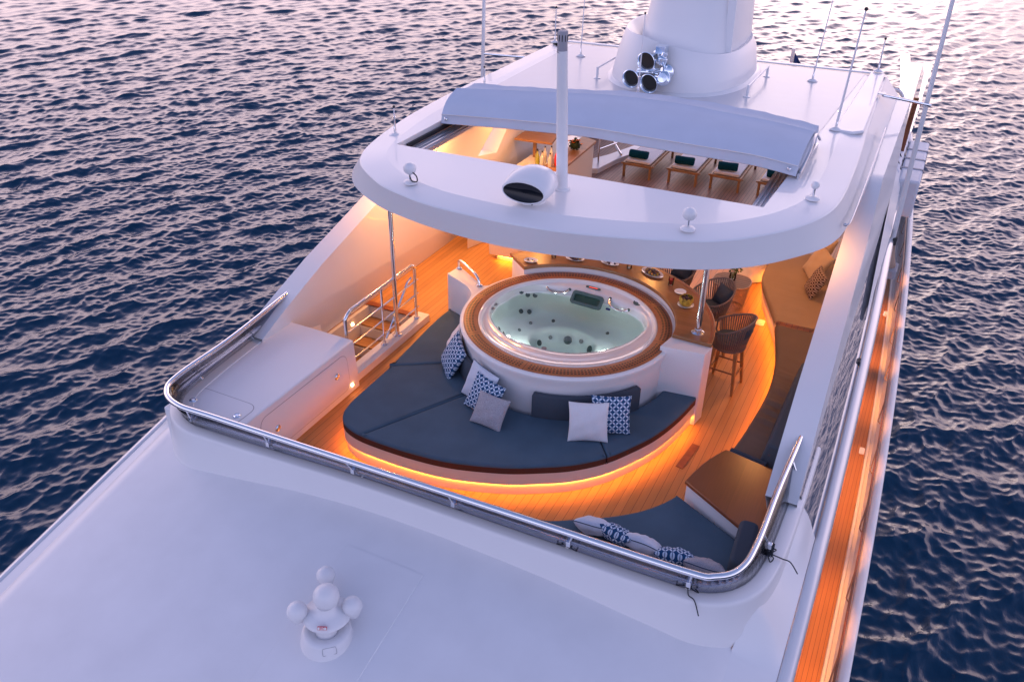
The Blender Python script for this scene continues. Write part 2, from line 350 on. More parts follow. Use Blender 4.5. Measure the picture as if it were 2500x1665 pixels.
# ================================================================== WATER
WZ = -7.5
def water():
    cx, cyy = CAM.x, CAM.y; H = CAM.z-WZ
    # level of detail follows the distance from a point on the yacht's bow
    a0, a1 = R(62), R(160)
    ang = np.concatenate([np.linspace(a1-2*PI, a0, 300)[:-1], np.linspace(a0, a1, 1150)[:-1]]); ang = np.append(ang, a1)
    rad = [3.0]
    while rad[-1] < 190: rad.append(rad[-1]+max(.055, .42*(rad[-1]**2+H*H)/(H*860)))
    while rad[-1] < 7000: rad.append(rad[-1]*1.12)
    rad = np.array(rad); dr = np.gradient(rad)
    A, Rr = np.meshgrid(ang, rad); D = np.meshgrid(ang, dr)[1]
    X = cx+Rr*np.cos(A); Y = cyy+Rr*np.sin(A); Z = np.zeros_like(X); dx = np.zeros_like(X); dy = np.zeros_like(X)
    D = np.maximum(D, Rr*.0017)
    n = 120
    lam = np.exp(rng.uniform(np.log(.20), np.log(3.4), n)); th = np.where((lam > 1.0) | (rng.uniform(0, 1, n) < .35), R(-33)+rng.normal(0, R(27), n), rng.uniform(-PI/2, PI/2, n)+R(-33)); ph = rng.uniform(0, 2*PI, n)
    for l_, t_, p_ in zip(lam, th, ph):
        k = 2*PI/l_; a = .0080*l_**(1.0 if l_ < 1.3 else .35)*(1 if l_ < 1.3 else 1.3**.65); kx, ky = k*math.cos(t_), k*math.sin(t_)
        wgt = np.clip(l_/(2.6*D)-.55, 0, 1)
        if wgt.max() <= 0: continue
        f = kx*X+ky*Y+p_
        # slow modulation makes groups of waves instead of an even pattern
        md = .65+.55*np.sin(X*math.sin(t_)*.37+Y*.29+p_*3)*np.sin(Y*math.cos(t_)*.31-X*.23+p_)
        s = a*wgt*md; Z += s*np.cos(f); q = 1.0
        dx -= q*s*math.cos(t_)*np.sin(f); dy -= q*s*math.sin(t_)*np.sin(f)
    X += dx; Y += dy
    nr, na = X.shape
    V = np.stack([X, Y, Z+WZ], -1).reshape(-1, 3).astype(np.float32)
    i = np.arange(nr-1)[:, None]*na; j = np.arange(na-1)[None, :]
    F = np.stack([i+j, i+na+j, i+na+j+1, i+j+1], -1).reshape(-1, 4)[:, ::-1].astype(np.int32)
    me = bpy.data.meshes.new('water'); me.vertices.add(len(V)); me.vertices.foreach_set('co', V.ravel())
    me.loops.add(F.size); me.loops.foreach_set('vertex_index', F.ravel()); me.polygons.add(len(F))
    me.polygons.foreach_set('loop_start', np.arange(0, F.size, 4, dtype=np.int32)); me.polygons.foreach_set('loop_total', np.full(len(F), 4, np.int32))
    me.update(calc_edges=True); me.polygons.foreach_set('use_smooth', np.ones(len(F), bool))
    o = bpy.data.objects.new('water', me); COL.objects.link(o); o['kind'] = 'structure'
    m, t, b = newmat('sea_water'); nn = t.nodes.new; l = t.links.new
    b.inputs['Base Color'].default_value = (.0003, .026, .064, 1); b.inputs['Roughness'].default_value = .06
    b.inputs['IOR'].default_value = 1.36; b.inputs['Specular IOR Level'].default_value = .5
    c = nn('ShaderNodeTexCoord')
    prev = None
    for sc, st, dist, rot in ((2.2, .5, .05, 0), (6.5, .5, .018, .5), (18, .3, .005, -.3)):
        mp = nn('ShaderNodeMapping'); l(c.outputs['Object'], mp.inputs[0]); mp.inputs['Rotation'].default_value = (0, 0, R(38)+rot); mp.inputs['Scale'].default_value = (1, .48, 1)
        ns = nn('ShaderNodeTexNoise'); ns.inputs['Scale'].default_value = sc; ns.inputs['Detail'].default_value = 4; ns.inputs['Roughness'].default_value = .55; l(mp.outputs[0], ns.inputs['Vector'])
        bu = nn('ShaderNodeBump'); bu.inputs['Strength'].default_value = st; bu.inputs['Distance'].default_value = dist
        l(ns.outputs[0], bu.inputs['Height'])
        if prev: l(prev, bu.inputs['Normal'])
        prev = bu.outputs[0]
    l(prev, b.inputs['Normal'])
    me.materials.append(m)
water()

# ================================================================== YACHT
yacht = thing('yacht', 'large white motor yacht with a sun deck, hardtop and lit teak side deck', 'yacht', (-.2, 0, WZ))
def itp(y, tab):
    return float(np.interp(y, [a for a, _ in tab], [b for _, b in tab]))
def xo(y): return 4.61-.0021*(y+2)**2 - (.010*(-6-y)**2 if y < -6 else 0)
def xc(y): return 3.985-.0017*(y+3)**2
def xi(y): return 3.845-.0018*(y+3)**2
def zcap(y): return .33 if y > -2.5 else .33-.2*(-2.5-y)
def ztop(y): return itp(y, [(-9, .8), (-2.1, .8), (-1.6, 1.02), (-.7, 1.36), (.65, 1.77), (2, 2.2), (3.3, 2.64), (9, 2.64)])
def roofz(x, y):
    z = .45-.225*(-y-4.0)-.0208*(x+.2)**2
    d = -3.86-x
    if d > 0: z -= 1.1*d*d+2.6*d**3
    d = x-3.0
    if d > 0: z -= .42*d*d
    return z
def yc(x):
    d = max(0, (abs(x+.2)-3.0)/.9); return -3.98+.9*d**2.2
ys = list(np.linspace(-12, 24, 73))
def mirx(x): return -.4-x
for side in (1, -1):
    X = (lambda x: x) if side == 1 else mirx
    h = MB()
    prof = lambda y: [(xo(y)-.15, -2.62), (xo(y)-.135, -1.68), (xo(y)-.125, -1.63), (xo(y)-.105, -1.605), (xo(y)-.03, -1.60), (xo(y)-.005, -1.625), (xo(y), -1.70), (xo(y)+.02, -4.5), (xo(y)-.25, -8.2)]
    h.loft([[(X(x), y, z) for x, z in (prof(y) if side == 1 else prof(y)[::-1])] for y in ys][::-1], False)
    mk('hull_side', h, 'white', yacht, angle=60)
    d = MB(); d.loft([[(X(3.0), y, -2.60), (X(xo(y)-.265), y, -2.60)][::side] for y in ys][::-1], False)
    mk('side_deck', d, 'sidedeck', yacht)
    d = MB(); d.loft([[(X(xo(y)-.262), y, -2.598), (X(xo(y)-.255), y, -2.57), (X(xo(y)-.215), y, -2.565), (X(xo(y)-.205), y, -2.60), (X(xo(y)-.15), y, -2.605)][::side] for y in ys][::-1], False)
    mk('waterway', d, 'whitem', yacht)
    # superstructure side below the sun deck and the rounded edge that overhangs the side deck
    c = MB()
    def cprof(y):
        zc = zcap(y)
        return [(3.45, -2.6), (3.5, -.34+zc), (xc(y)-.06, -.30+zc), (xc(y), -.26+zc), (xc(y), -.16+zc), (xc(y)-.015, -.085+zc), (xc(y)-.045, -.05+zc), (xi(y)+.02, -.02+zc), (xi(y)-.005, -.03+zc), (xi(y)-.02, -.06+zc), (xi(y)-.14, -.08+zc)]
    c.loft([[(X(x), y, z) for x, z in (cprof(y) if side == 1 else cprof(y)[::-1])] for y in ys], False)
    mk('deck_edge', c, 'hull', yacht, angle=50)
# slanted dark side glazing, right and left
for side in (1, -1):
    X = (lambda x: x) if side == 1 else mirx
    g = MB(); yy = [y for y in np.linspace(-1.94, 20, 60)]
    g.loft([[(X(3.560-.015*max(0, y)), y, .84), (X(3.715-.017*max(0, y)), y, .57), (X(xi(y)-.012), y, .30)][::-side] for y in yy], False)
    mk('side_window', g, 'window', yacht, angle=80)
    g = MB(); yy = list(np.linspace(-12, -4, 40))+list(np.linspace(-3.95, -3.2, 26))+list(np.linspace(-3.1, -1.92, 16))
    def ptop(y):
        f = max(0, min(1, (y+3.78)/.38)); f = f*f*(3-2*f); return 3.37+(3.46-3.37)*f, (roofz(3.37, y)-.002)*(1-f)+.62*f
    rws = []
    for y in yy:
        a_, b_ = ptop(y); e_ = (xi(y)-.012, zcap(y)-.03)
        g_ = max(0, min(1, (y+2.95)/.95)); g_ = g_*g_*(3-2*g_); a_ += (3.595-a_)*g_; b_ += (.745-b_)*g_; row = []
        for t in np.linspace(0, 1, 9):
            bx_ = a_+(e_[0]-a_)*t; bz_ = b_+(e_[1]-b_)*t; cx_ = float(np.interp(t, [0, .4, 1], [a_, 3.715, e_[0]])); cz_ = float(np.interp(t, [0, .4, 1], [b_, .57, e_[1]]))
            row.append((X(bx_+(cx_-bx_)*g_), y, bz_+(cz_-bz_)*g_))
        rws.append(row[::-side])
    g.loft(rws, False)
    mk('side_panel', g, 'white', yacht, angle=50)
# slim white fin along the side glazing
f = MB(); f.loft([[(3.70, 3.0, .52), (3.72, 3.0, .54), (3.71, 3.0, .58)], [(3.56, 7.0, .35), (3.72, 7.0, .48), (3.56, 7.0, .78)], [(3.44, 10.4, .30), (3.62, 10.4, .48), (3.46, 10.4, .80)]], True, True, True)
mk('side_fin', f, 'white', yacht, bevel=.01)

# ---- sun deck floor
fl = MB()
fl.poly([(-3.9, -1.5), (-3.9, -3.7), (3.4, -3.7), (3.4, 7.3), (-3.9, 7.3)], [[(-3.86, -1.40), (-2.86, -1.40), (-2.86, .60), (-3.0, .60), (-3.86, .60)]], 0)
mk('sun_deck', fl, 'deck', yacht)
fl = MB(); fl.poly([(-3.9, 7.3), (3.4, 7.3), (3.4, 16), (-3.9, 16)], z=0.0)
mk('aft_deck', fl, teak('teak_aft_weathered', (.27, .15, .105), .075, 0, .11, seamcol=(.045, .03, .03)), yacht)
fl = MB(); fl.box(-2.84, 3.45, -3.7, 16, -.40, -.30); fl.box(-3.9, -2.84, .66, 16, -.40, -.30)
mk('deck_structure', fl, 'whitem', yacht)
# margin plank following the sofa
# ---- stairwell
st = MB()
for k in range(6):
    st.box(-3.80, -2.90, .62-.30*(k+1), .62-.30*k+.02, -.21*(k+1)-.035, -.21*(k+1))
mk('stair_tread', st, 'deckend', yacht, bevel=.006)
sr_ = MB()
for k in range(6): sr_.box(-3.80, -2.90, .60-.30*k, .615-.30*k, -.21*(k+1), -.21*k-.036 if k else -.02)
sr_.box(-3.87, -3.80, -1.5, .62, -1.5, -.003); sr_.box(-2.90, -2.862, -1.5, .62, -1.5, -.003); sr_.box(-3.80, -2.90, -1.5, -1.42, -1.5, -.003)
mk('stair_wall', sr_, 'warmwall', yacht)
cu = MB(); cu.box(-2.855, -2.64, -1.52, .62, -.0, .12); cu.box(-2.72, -2.70, -1.52, .60, .12, .125)
mk('stair_kerb', cu, 'white', yacht, bevel=.012)
nz = MB(); nz.box(-3.86, -2.862, .58, .70, .004, .022); mk('stair_nosing', nz, 'tabletop', yacht, bevel=.004)
for x, y, z in ((-2.88, -.38, -.1), (-2.88, -.95, -.32), (-3.79, .1, -.12)):
    l_ = MB(); l_.lathe([(.0001, .004), (.022, .004), (.022, 0)], (0, 0, 0), 12)
    for i, v in enumerate(l_.v): l_.v[i] = (x+(-v[2] if x > -3 else v[2]), y+v[0], z+v[1])
    mk('step_light', l_, 'lamp', yacht)

# ---- bulwark round the front of the sun deck
base_path = catmull([(-3.95, -.7), (-3.83, -2.09), (-3.74, -3.1), (-3.62, -3.62), (-3.25, -3.93), (-2.6, -3.94), (-.8, -3.82), (1.0, -3.78), (2.55, -3.75), (3.05, -3.70), (3.35, -3.42), (3.46, -2.95), (3.49, -2.3), (3.50, -1.7), (3.50, -.9)], 7)
bp = [(p.x if len(p) else 0, p[1]) for p in [Vector((*q[:2],)) for q in base_path]]
bw = MB(); rings = []
for d_, z_ in ((-.15, -.02), (-.15, .74), (-.14, .76), (.0, .762), (.12, .765), (.138, .745), (.145, .70), (.165, .40), (.18, .34), (.22, -.10)):
    pp = offset(bp, d_, False); p1 = offset(bp, min(d_, .15), False)
    rings.append([((p.x if not (q.x > 3.3) else p1[i].x+(p.x-p1[i].x)*max(0, min(1, (-3.25-q.y)/.5)), p.y, z_)) for i, (p, q) in enumerate(zip(pp, [Vector(b_[:2]) for b_ in bp]))])
bw.loft(rings[::-1], False)
mk('bulwark', bw, 'white', yacht, angle=50)

# ---- forward roof (wheelhouse top) sloping to the bow
fr = MB(); xs = list(np.linspace(-4.5, -3.7, 14))+list(np.linspace(-3.6, 3.0, 34))+list(np.linspace(3.1, 3.47, 7)); rows = []
for x in xs:
    y0 = min(yc(x), -2.9)+.12; rows.append([(x, y0+(-12-y0)*(k/40)**1.15, roofz(x, y0+(-12-y0)*(k/40)**1.15)) for k in range(41)])
fr.loft(rows[::-1], False)
mk('forward_roof', fr, 'whitem', yacht, angle=60)
pn_ = MB(); rws = []
for x in np.linspace(-.62, .32, 8):
    yy_ = np.linspace(-4.42, -7.5, 14); rws.append([(x, yy_[0], roofz(x, yy_[0])-.01)]+[(x, y, roofz(x, y)+.006) for y in yy_])
pn_.loft(rws[::-1], False); pn_.loft([[(q[0], q[1], q[2]) for q in rws[0]], [(q[0]-.012, q[1], q[2]-.014) for q in rws[0]]][::-1], False); pn_.loft([[(q[0], q[1], q[2]) for q in rws[-1]], [(q[0]+.012, q[1], q[2]-.014) for q in rws[-1]]], False)
mk('walkway_panel', pn_, 'whitem', yacht, angle=30)
fs = MB(); yl_ = [p[1] for p in rows[0]]
fs.loft([[(-4.5, y, roofz(-4.5, y)), (-4.56, y, roofz(-4.5, y)-.4), (-4.6, y, -2.6)] for y in yl_], False)
mk('roof_side', fs, 'whitem', yacht)

# ---- storage locker beside the stairs
bx = MB(); bx.prism([(-3.72, -3.85), (-2.60, -3.80), (-2.60, -1.455), (-3.72, -1.455)], .0, .752)
bx.v = [(x if x < -3 else x+(.05 if z < .1 else 0), y, z) for x, y, z in bx.v]
lk = mk('storage_locker', bx, 'white', yacht, bevel=.018)
def rrect(x0, x1, y0, y1, r, n=6):
    o = []
    for cx, cyy, a in ((x1-r, y1-r, 0), (x0+r, y1-r, PI/2), (x0+r, y0+r, PI), (x1-r, y0+r, 3*PI/2)):
        o += [(cx+r*math.cos(a+PI/2*i/n), cyy+r*math.sin(a+PI/2*i/n)) for i in range(n+1)]
    return o
def latch(par, M4):
    l_ = MB(); l_.lathe([(.0001, .012), (.02, .012), (.024, .006), (.040, .010), (.048, .004), (.05, 0)], (0, 0, 0), 20, mat=M4); mk('latch', l_, 'chrome', par)
# door in the side face
dr_ = MB(); pts = rrect(-3.45, -1.66, .10, .66, .13); ins = rrect(-3.443, -1.667, .107, .653, .124)
sx_ = lambda z: -2.548-.05*(z/.75)+.002
dr_.loft([[(sx_(z), y, z) for y, z in pts], [(sx_(z)+.0015, y, z) for y, z in ins]], True, m=1)
dr_.poly([(y, z) for y, z in ins]); k0 = len(dr_.v)-len(ins)
for i in range(k0, len(dr_.v)): y, z, _ = dr_.v[i]; dr_.v[i] = (sx_(z)+.0015, y, z)
hd = mk('locker_door', dr_, ['white', 'seamgrey'], yacht, smooth=False)
for y in (-1.92, -3.17): latch(hd, Matrix.Translation((sx_(.4)+.004, y, .38 if y < -3 else .42)) @ Matrix.Rotation(PI/2, 4, 'Y'))
ht_ = MB(); pts = rrect(-3.66, -2.70, -3.76, -3.30, .14); ins = [(x*.0+p[0], p[1]) for x, p in zip([0]*99, rrect(-3.65, -2.71, -3.75, -3.31, .13))]
ht_.loft([[(x, y, .7535) for x, y in pts], [(x, y, .7545) for x, y in ins]], True, m=1); ht_.poly(ins, z=.7545)
hh = mk('locker_hatch', ht_, ['white', 'seamgrey'], yacht, smooth=False)
for x in (-3.50, -2.80): latch(hh, Matrix.Translation((x, -3.58, .757)))
for y in (-1.63,):
    l_ = MB(); l_.lathe([(.0001, .004), (.018, .004), (.018, 0)], (-2.545, y, .12), 12, mat=Matrix.Rotation(PI/2, 4, 'Y')); mk('locker_light', l_, 'lamp', yacht)

# ---- side wings: solid sloping walls that carry the hardtop
for side in (1, -1):
    X = (lambda x: x) if side == 1 else (lambda x: -.42-x)
    wy = list(np.linspace(-2.1, 8.2, 52))
    def xin(z): return 3.235-.045*(z-.8)
    def xou(z): return 3.575-.06*(z-.8)-.05*max(0, z-2.0)**2
    hole = [(4.10, 1.55), (4.95, 2.10), (5.5, 1.95), (4.9, 1.38)] if side == -1 else None
    wg = MB()
    topo = [(X(xou(ztop(y))), y, ztop(y)) for y in wy]; topi = [(X(xin(ztop(y))), y, ztop(y)) for y in wy]
    wg.loft([topo, topi][::side], False)
    outl = [(wy[0], 0.0)]+[(wy[-1], 0.0)]+[(y, ztop(y)) for y in wy[::-1]]
    def face(fx, flip):
        a = len(wg.v); nf = len(wg.f); wg.poly(outl, [hole] if hole else [])
        for i in range(a, len(wg.v)): y, z, _ = wg.v[i]; wg.v[i] = (X(fx(z)), y, z)
        if flip:
            for i in range(nf, len(wg.f)): wg.f[i] = wg.f[i][::-1]
    fin = lambda z: 3.235-.045*(z-.8) if z > .8 else 3.235+.16*(.8-z)/.8*1.4
    face(fin, side == 1); face(lambda z: xou(max(z, .8)), side == -1)
    if hole:
        hl = hole+[hole[0]]
        wg.loft([[(X(fin(z)), y, z) for y, z in hl], [(X(xou(z)), y, z) for y, z in hl]], False)
    mk('side_wing', wg, 'white', yacht, angle=30, bevel=0)
# ---- hardtop
HT = [(-3.62,7.6),(-3.59,5.0),(-3.58,3.4),(-3.50,1.8),(-3.39,.9),(-3.24,.16),(-3.07,-.32),(-2.82,-.68),(-2.32,-1.07),(-1.95,-1.25),(-1.32,-1.42),(-.55,-1.46),(.1,-1.42),(.71,-1.30),(1.43,-1.06),(1.98,-.80),(2.38,-.45),(2.76,.06),(3.01,.65),(3.10,1.3),(3.10,2.4),(3.07,3.5),(3.01,5.0),(2.93,8.2)]
HB = [(-3.95,7.6),(-3.95,5),(-3.93,3.4),(-3.82,1.8),(-3.68,.9),(-3.50,.2),(-3.30,-.25),(-2.95,-.66),(-2.35,-1.04),(-1.9,-1.20),(-1.25,-1.34),(-.5,-1.40),(.12,-1.35),(.75,-1.21),(1.45,-1.06),(1.97,-.84),(2.45,-.48),(2.88,.08),(3.14,.6),(3.24,1.3),(3.27,2.4),(3.27,3.5),(3.25,5),(3.2,8.2)]
n_ = 6
ht = catmull(HT, n_); hb = catmull(HB, n_)
ht2 = [(p[0], p[1]) for p in [Vector(q[:2]) for q in ht]]; hb2 = [(q[0], q[1]) for q in hb]
def lerp2(a, b, t): return [(p[0]+(q[0]-p[0])*t, p[1]+(q[1]-p[1])*t) for p, q in zip(a, b)]
OPEN = [(-2.80, .16), (2.30, .36), (2.42, 3.4), (-2.86, 3.4)]
hard = MB()
lo = [[(x, y, 2.66) for x, y in offset(hb2, -.06)], [(x, y, 2.65) for x, y in offset(hb2, -.02)], [(x, y, 2.66) for x, y in hb2], [(x, y, 2.70) for x, y in lerp2(hb2, ht2, .08)],
      [(x, y, 2.975) for x, y in lerp2(hb2, ht2, .985)], [(x, y, 2.99) for x, y in ht2], [(x, y, 3.003) for x, y in offset(ht2, -.014)], [(x, y, 3.010) for x, y in offset(ht2, -.04)],
      [(x, y, 3.045) for x, y in offset(ht2, -.33)], [(x, y, 3.050) for x, y in offset(ht2, -.36)]]
hard.loft(lo, True)
inner = [(p.x, p.y) for p in offset(ht2, -.36)]
hard.poly(inner, [OPEN], 3.050)
a = len(hard.f); hard.poly([(p.x, p.y) for p in offset(hb2, -.06)], [OPEN], 2.66)
for i in range(a, len(hard.f)): hard.f[i] = hard.f[i][::-1]
O5 = OPEN+[OPEN[0]]
hard.loft([[(x, y, 2.66) for x, y in O5], [(x, y, 3.05) for x, y in O5]], False)
hardtop = mk('hardtop', hard, 'white', yacht, angle=24)
tr = MB()
for x0, x1 in ((-2.79, -2.55), (2.10, 2.29)):
    tr.box(x0, x1, .40, 3.38, 2.86, 2.90)
    for k in (.18, .48, .78): tr.box(x0+(x1-x0)*k, x0+(x1-x0)*(k+.10), .40, 3.38, 2.90, 2.925)
    mk('roof_track', tr, 'aluminium', yacht); tr = MB()
tr = MB(); tr.box(-2.79, -2.76, .40, 1.8, 2.93, 2.99); mk('track_seal', tr, 'black', yacht)
# side coamings on top of the hardtop, right aft
rc = MB(); rc.prism([(2.50, 3.95), (2.58, 4.05), (2.64, 8.0), (2.90, 8.0), (2.98, 5.0), (3.0, 4.1), (2.86, 3.95)], 3.03, 3.075)
mk('roof_coaming', rc, 'white', yacht, bevel=.02)
rc = MB(); rc.prism([(-3.52, 7.45), (2.86, 8.0), (2.86, 8.15), (-3.52, 7.58)], 3.04, 3.068)
mk('roof_coaming', rc, 'white', yacht, bevel=.02)
rp_ = MB(); rp_.poly([(-3.12, 7.35), (-3.02, 3.55), (2.40, 3.62), (2.56, 7.85)][::-1], z=3.056)
mk('roof_panel', rp_, 'nonskid', yacht)
def warm_lamp(x, y, z, e, size=.12, col=(1, .46, .17), spread=165):
    ld = bpy.data.lights.new('downlight', 'AREA'); ld.shape = 'DISK'; ld.size = size; ld.energy = e; ld.color = col; ld.spread = R(spread)
    lo_ = bpy.data.objects.new('downlight', ld); COL.objects.link(lo_); lo_.location = (x, y, z)
# warm downlights in the hardtop's underside and under the deck overhang
for x, y in ((-2.2, 3.9), (0, 4.0), (2.0, 4.0), (-3.0, .9), (2.7, 1.5), (-3.2, 2.6), (-3.2, 1.6), (-3.0, 4.8)):
    l_ = MB(); l_.lathe([(.0001, 2.652), (.042, 2.652), (.045, 2.66)], (x, y, 0), 14); mk('ceiling_light', l_, 'lamp', yacht); warm_lamp(x, y, 2.63, 19 if x > 1.9 else 34 if x < -2.4 else 18, col=(1, .40, .11))
for y in (-3.0, -1.2, .3, 2.3, 3.6, 5.6, 7.4, 9.5):
    l_ = MB(); l_.box(xc(y)-.20, xc(y)-.13, y-.12, y+.12, .020, .028); mk('overhang_light', l_, 'ledsoft', yacht); warm_lamp(xc(y)-.10, y, -.03, 12, .08, (1, .32, .05), 52)

# ================================================================== RAILS
def bracket_at(par, x, y, top, nrm):
    b = MB(); f = Vector((x, y, .77)); t = Vector(top); mid = f.lerp(t, .45)+Vector((nrm[0]*.035, nrm[1]*.035, 0))
    b.tube([f, mid, t+Vector((0, 0, -.02))], .011, 8); b.lathe([(.03, 0), (.03, .008), (.018, .016), (.012, .03)], f, 12); b.box(mid.x-.022, mid.x+.022, mid.y-.022, mid.y+.022, mid.z-.03, mid.z+.03)
    return mk('bracket', b, 'steel', par, bevel=.003)
rail = thing('safety_rail', 'polished steel rail over a smoked glass windscreen running round the front of the sun deck', 'rail', (0, -3.9, .77))
rpth = catmull([(-3.89, -.78, 1.10), (-3.68, -2.56, 1.10), (-3.64, -3.55, 1.10), (-3.53, -3.90, 1.10), (-3.20, -4.07, 1.10), (-2.6, -4.06, 1.10), (-.63, -3.99, 1.10), (1.29, -3.92, 1.10), (2.80, -3.87, 1.10), (3.10, -3.80, 1.10), (3.28, -3.60, 1.10), (3.345, -3.20, 1.10), (3.37, -2.2, 1.10), (3.43, -.9, 1.10), (3.45, -.46, 1.10)], 8)
m_ = MB(); m_.tube(rpth, .034, 14); m_.sphere(rpth[0], .0335, 12); m_.sphere(rpth[-1], .0335, 12); mk('top_rail', m_, 'steel', rail)
feet = [(-3.83, -2.09), (-3.74, -3.18), (-3.07, -3.93), (-1.95, -3.88), (-.8, -3.81), (.41, -3.77), (1.63, -3.76), (2.86, -3.73), (3.46, -2.95), (3.50, -1.76), (3.49, -.95), (-3.93, -1.2)]
for x, y in feet:
    q = min(rpth, key=lambda p: (p.x-x)**2+(p.y-y)**2); bracket_at(rail, x, y, q, ((0, -1) if abs(y+3.8) < .2 else (1 if x > 0 else -1, 0)))
def resamp(P, n):
    P = [Vector(p[:2]) for p in P]; d = [0]
    for a, b in zip(P, P[1:]): d.append(d[-1]+(b-a).length)
    return [(float(np.interp(t, d, [p.x for p in P])), float(np.interp(t, d, [p.y for p in P]))) for t in np.linspace(0, d[-1], n)]
rl = [p for p in rpth if p.y < -.6 or p.x < 0]; blp = [p for p in bp if p[1] < -.85 or p[0] < 0]
G0, G1 = resamp(blp, 160), resamp(rl, 160); gl = MB(); gl.loft([[(x, y, .745) for x, y in G0], [(x, y, 1.075) for x, y in G1]], False)
gg = mk('windscreen', gl, 'oglass', rail); gs = gg.modifiers.new('t', 'SOLIDIFY'); gs.thickness = .008
# black lashing cords on three brackets
for i, (x, y, lab) in enumerate(((1.63, -3.76, 'black lashing cord knotted on the fourth rail bracket, by the striped shadow of the front cushions'), (2.86, -3.73, 'black lashing cord with a loose tail on the bracket at the rounded front corner'), (3.46, -2.95, 'black lashing cord with a long loose tail on the bracket beside the teak side table'))):
    c = MB(); nx, ny = ((0, -1) if i < 2 else (1, 0)); rnd = random.Random(i)
    for k in range(9):
        z = .78+.018*k+rnd.uniform(-.004, .004); c.tube([(x+.03*math.cos(a_)+nx*.0, y+.024*math.sin(a_), z+.006*math.sin(a_*2+k)) for a_ in np.linspace(0, 2*PI, 9)[:-1]], .006, 6, True)
    for s_ in (-1, 1):
        c.tube(catmull([(x, y, .80), (x+s_*.07*(ny != 0)+nx*.05, y+s_*.06*(nx != 0)+ny*.05, .81), (x+s_*.11*(ny != 0)+nx*.03, y+s_*.1*(nx != 0)+ny*.03, .785), (x+s_*.05*(ny != 0), y+s_*.05*(nx != 0), .80)], 4), .006, 6)
    if i: c.tube(catmull([(x, y, .80), (x+nx*.1+.03, y+ny*.10, .785), (x+nx*.11+.10, y+ny*.135-.0, .775), (x+nx*.13+.17, y+ny*.19, .66)], 5), .006, 6)
    tag(mk('lashing_cord', c, 'rope', origin=(x, y, .77)), ['black lashing cord on the rail bracket in front of the scatter cushions', lab, lab][i], 'cord', 'lashing cords on the front rail')

sr2 = thing('stair_railing', 'polished steel guard railing with three bars beside the stairwell', 'railing', (-2.75, -.4, .12))
m_ = MB(); m_.tube(catmull([(-2.76, -1.40, .12), (-2.76, -1.40, .92), (-2.76, -1.375, 1.02), (-2.76, -1.28, 1.075), (-2.76, -1.1, 1.09), (-2.76, .2, 1.09), (-2.76, .34, 1.075), (-2.76, .415, 1.02), (-2.76, .42, .9), (-2.76, .42, .12)], 5), .026, 12); mk('top_bar', m_, 'steel', sr2)
for z in (.78, .54, .30):
    m_ = MB(); m_.tube([(-2.76, -1.40, z), (-2.76, .50, z)], .013, 8); mk('bar', m_, 'steel', sr2)
m_ = MB(); m_.tube([(-2.76, -.50, .12), (-2.76, -.50, 1.08)], .018, 10); mk('post', m_, 'steel', sr2)
m_ = MB(); m_.tube([(-2.79, .36, .86), (-2.79, .24, .82), (-2.79, -.40, .16)], .018, 6); mk('brace', m_, 'steel', sr2)
for y in (.42, -.50, -1.40):
    m_ = MB(); m_.lathe([(.05, .12), (.05, .13), (.028, .145), (.024, .19)], (-2.76, y, 0), 16); mk('foot_flange', m_, 'steel', sr2)

def post(x, y, z0, z1, r, lab):
    t = thing('support_post', lab, 'post', (x, y, z0), 'steel posts carrying the hardtop')
    m_ = MB(); m_.tube([(x, y, z0+.01), (x, y, z1)], r, 18); mk('shaft', m_, 'steel', t)
    m_ = MB(); m_.lathe([(r*2.2, 0), (r*2.2, .012), (r*1.8, .02), (r*1.25, .028), (r*1.2, .06)], (x, y, z0), 22); mk('base_flange', m_, 'steel', t)
post(-2.745, -.17, .12, 2.66, .034, 'tall polished steel post standing on the kerb beside the stairwell')
post(1.76, .28, 1.185, 2.66, .040, 'tall polished steel post standing on the teak bar top')
hr = thing('grab_rail', 'short curved steel grab rail on the white tub wing beside the steps', 'handrail', (-2.0, .6, 1.05))
m_ = MB(); m_.tube(catmull([(-2.10, .66, 1.05), (-2.10, .66, 1.16), (-2.07, .64, 1.205), (-1.98, .58, 1.215), (-1.70, .40, 1.20), (-1.60, .335, 1.16), (-1.565, .315, 1.10), (-1.56, .31, 1.05)], 5), .021, 12); mk('bar', m_, 'steel', hr)
for x, y in ((-2.10, .66), (-1.56, .31)):
    m_ = MB(); m_.lathe([(.048, 1.05), (.048, 1.06), (.028, 1.075), (.024, 1.09)], (x, y, 0), 16); mk('foot_flange', m_, 'steel', hr)

# ================================================================== HOT TUB
tub = thing('hot_tub', 'round white hot tub full of pale water, ringed with perforated teak', 'hot tub', (0, 0, 0))
s_ = MB(); prof = [(1.44, .0), (1.44, .30), (1.455, .86), (1.475, .96), (1.50, 1.015), (1.50, 1.04), (1.49, 1.05), (1.448, 1.052)]
s_.lathe(prof, n=120, caps=False); mk('surround', s_, 'white', tub, angle=50)
r_ = MB(); r_.lathe([(1.448, 1.03), (1.446, 1.064), (1.44, 1.068), (1.254, 1.068), (1.248, 1.064), (1.246, 1.03)], n=192, caps=False)
ro = mk('teak_ring', r_, 'grate', tub, angle=50)
uvl = ro.data.uv_layers.new(name='UVMap')
for pl in ro.data.polygons:
    aa = [math.atan2(ro.data.vertices[ro.data.loops[li].vertex_index].co.y, ro.data.vertices[ro.data.loops[li].vertex_index].co.x) for li in pl.loop_indices]
    ref = aa[0]
    for li, a_ in zip(pl.loop_indices, aa):
        while a_-ref > PI: a_ -= 2*PI
        while a_-ref < -PI: a_ += 2*PI
        co = ro.data.vertices[ro.data.loops[li].vertex_index].co
        uvl.data[li].uv = (a_/(2*PI)*192, (1.45-math.hypot(co.x, co.y))/.205)
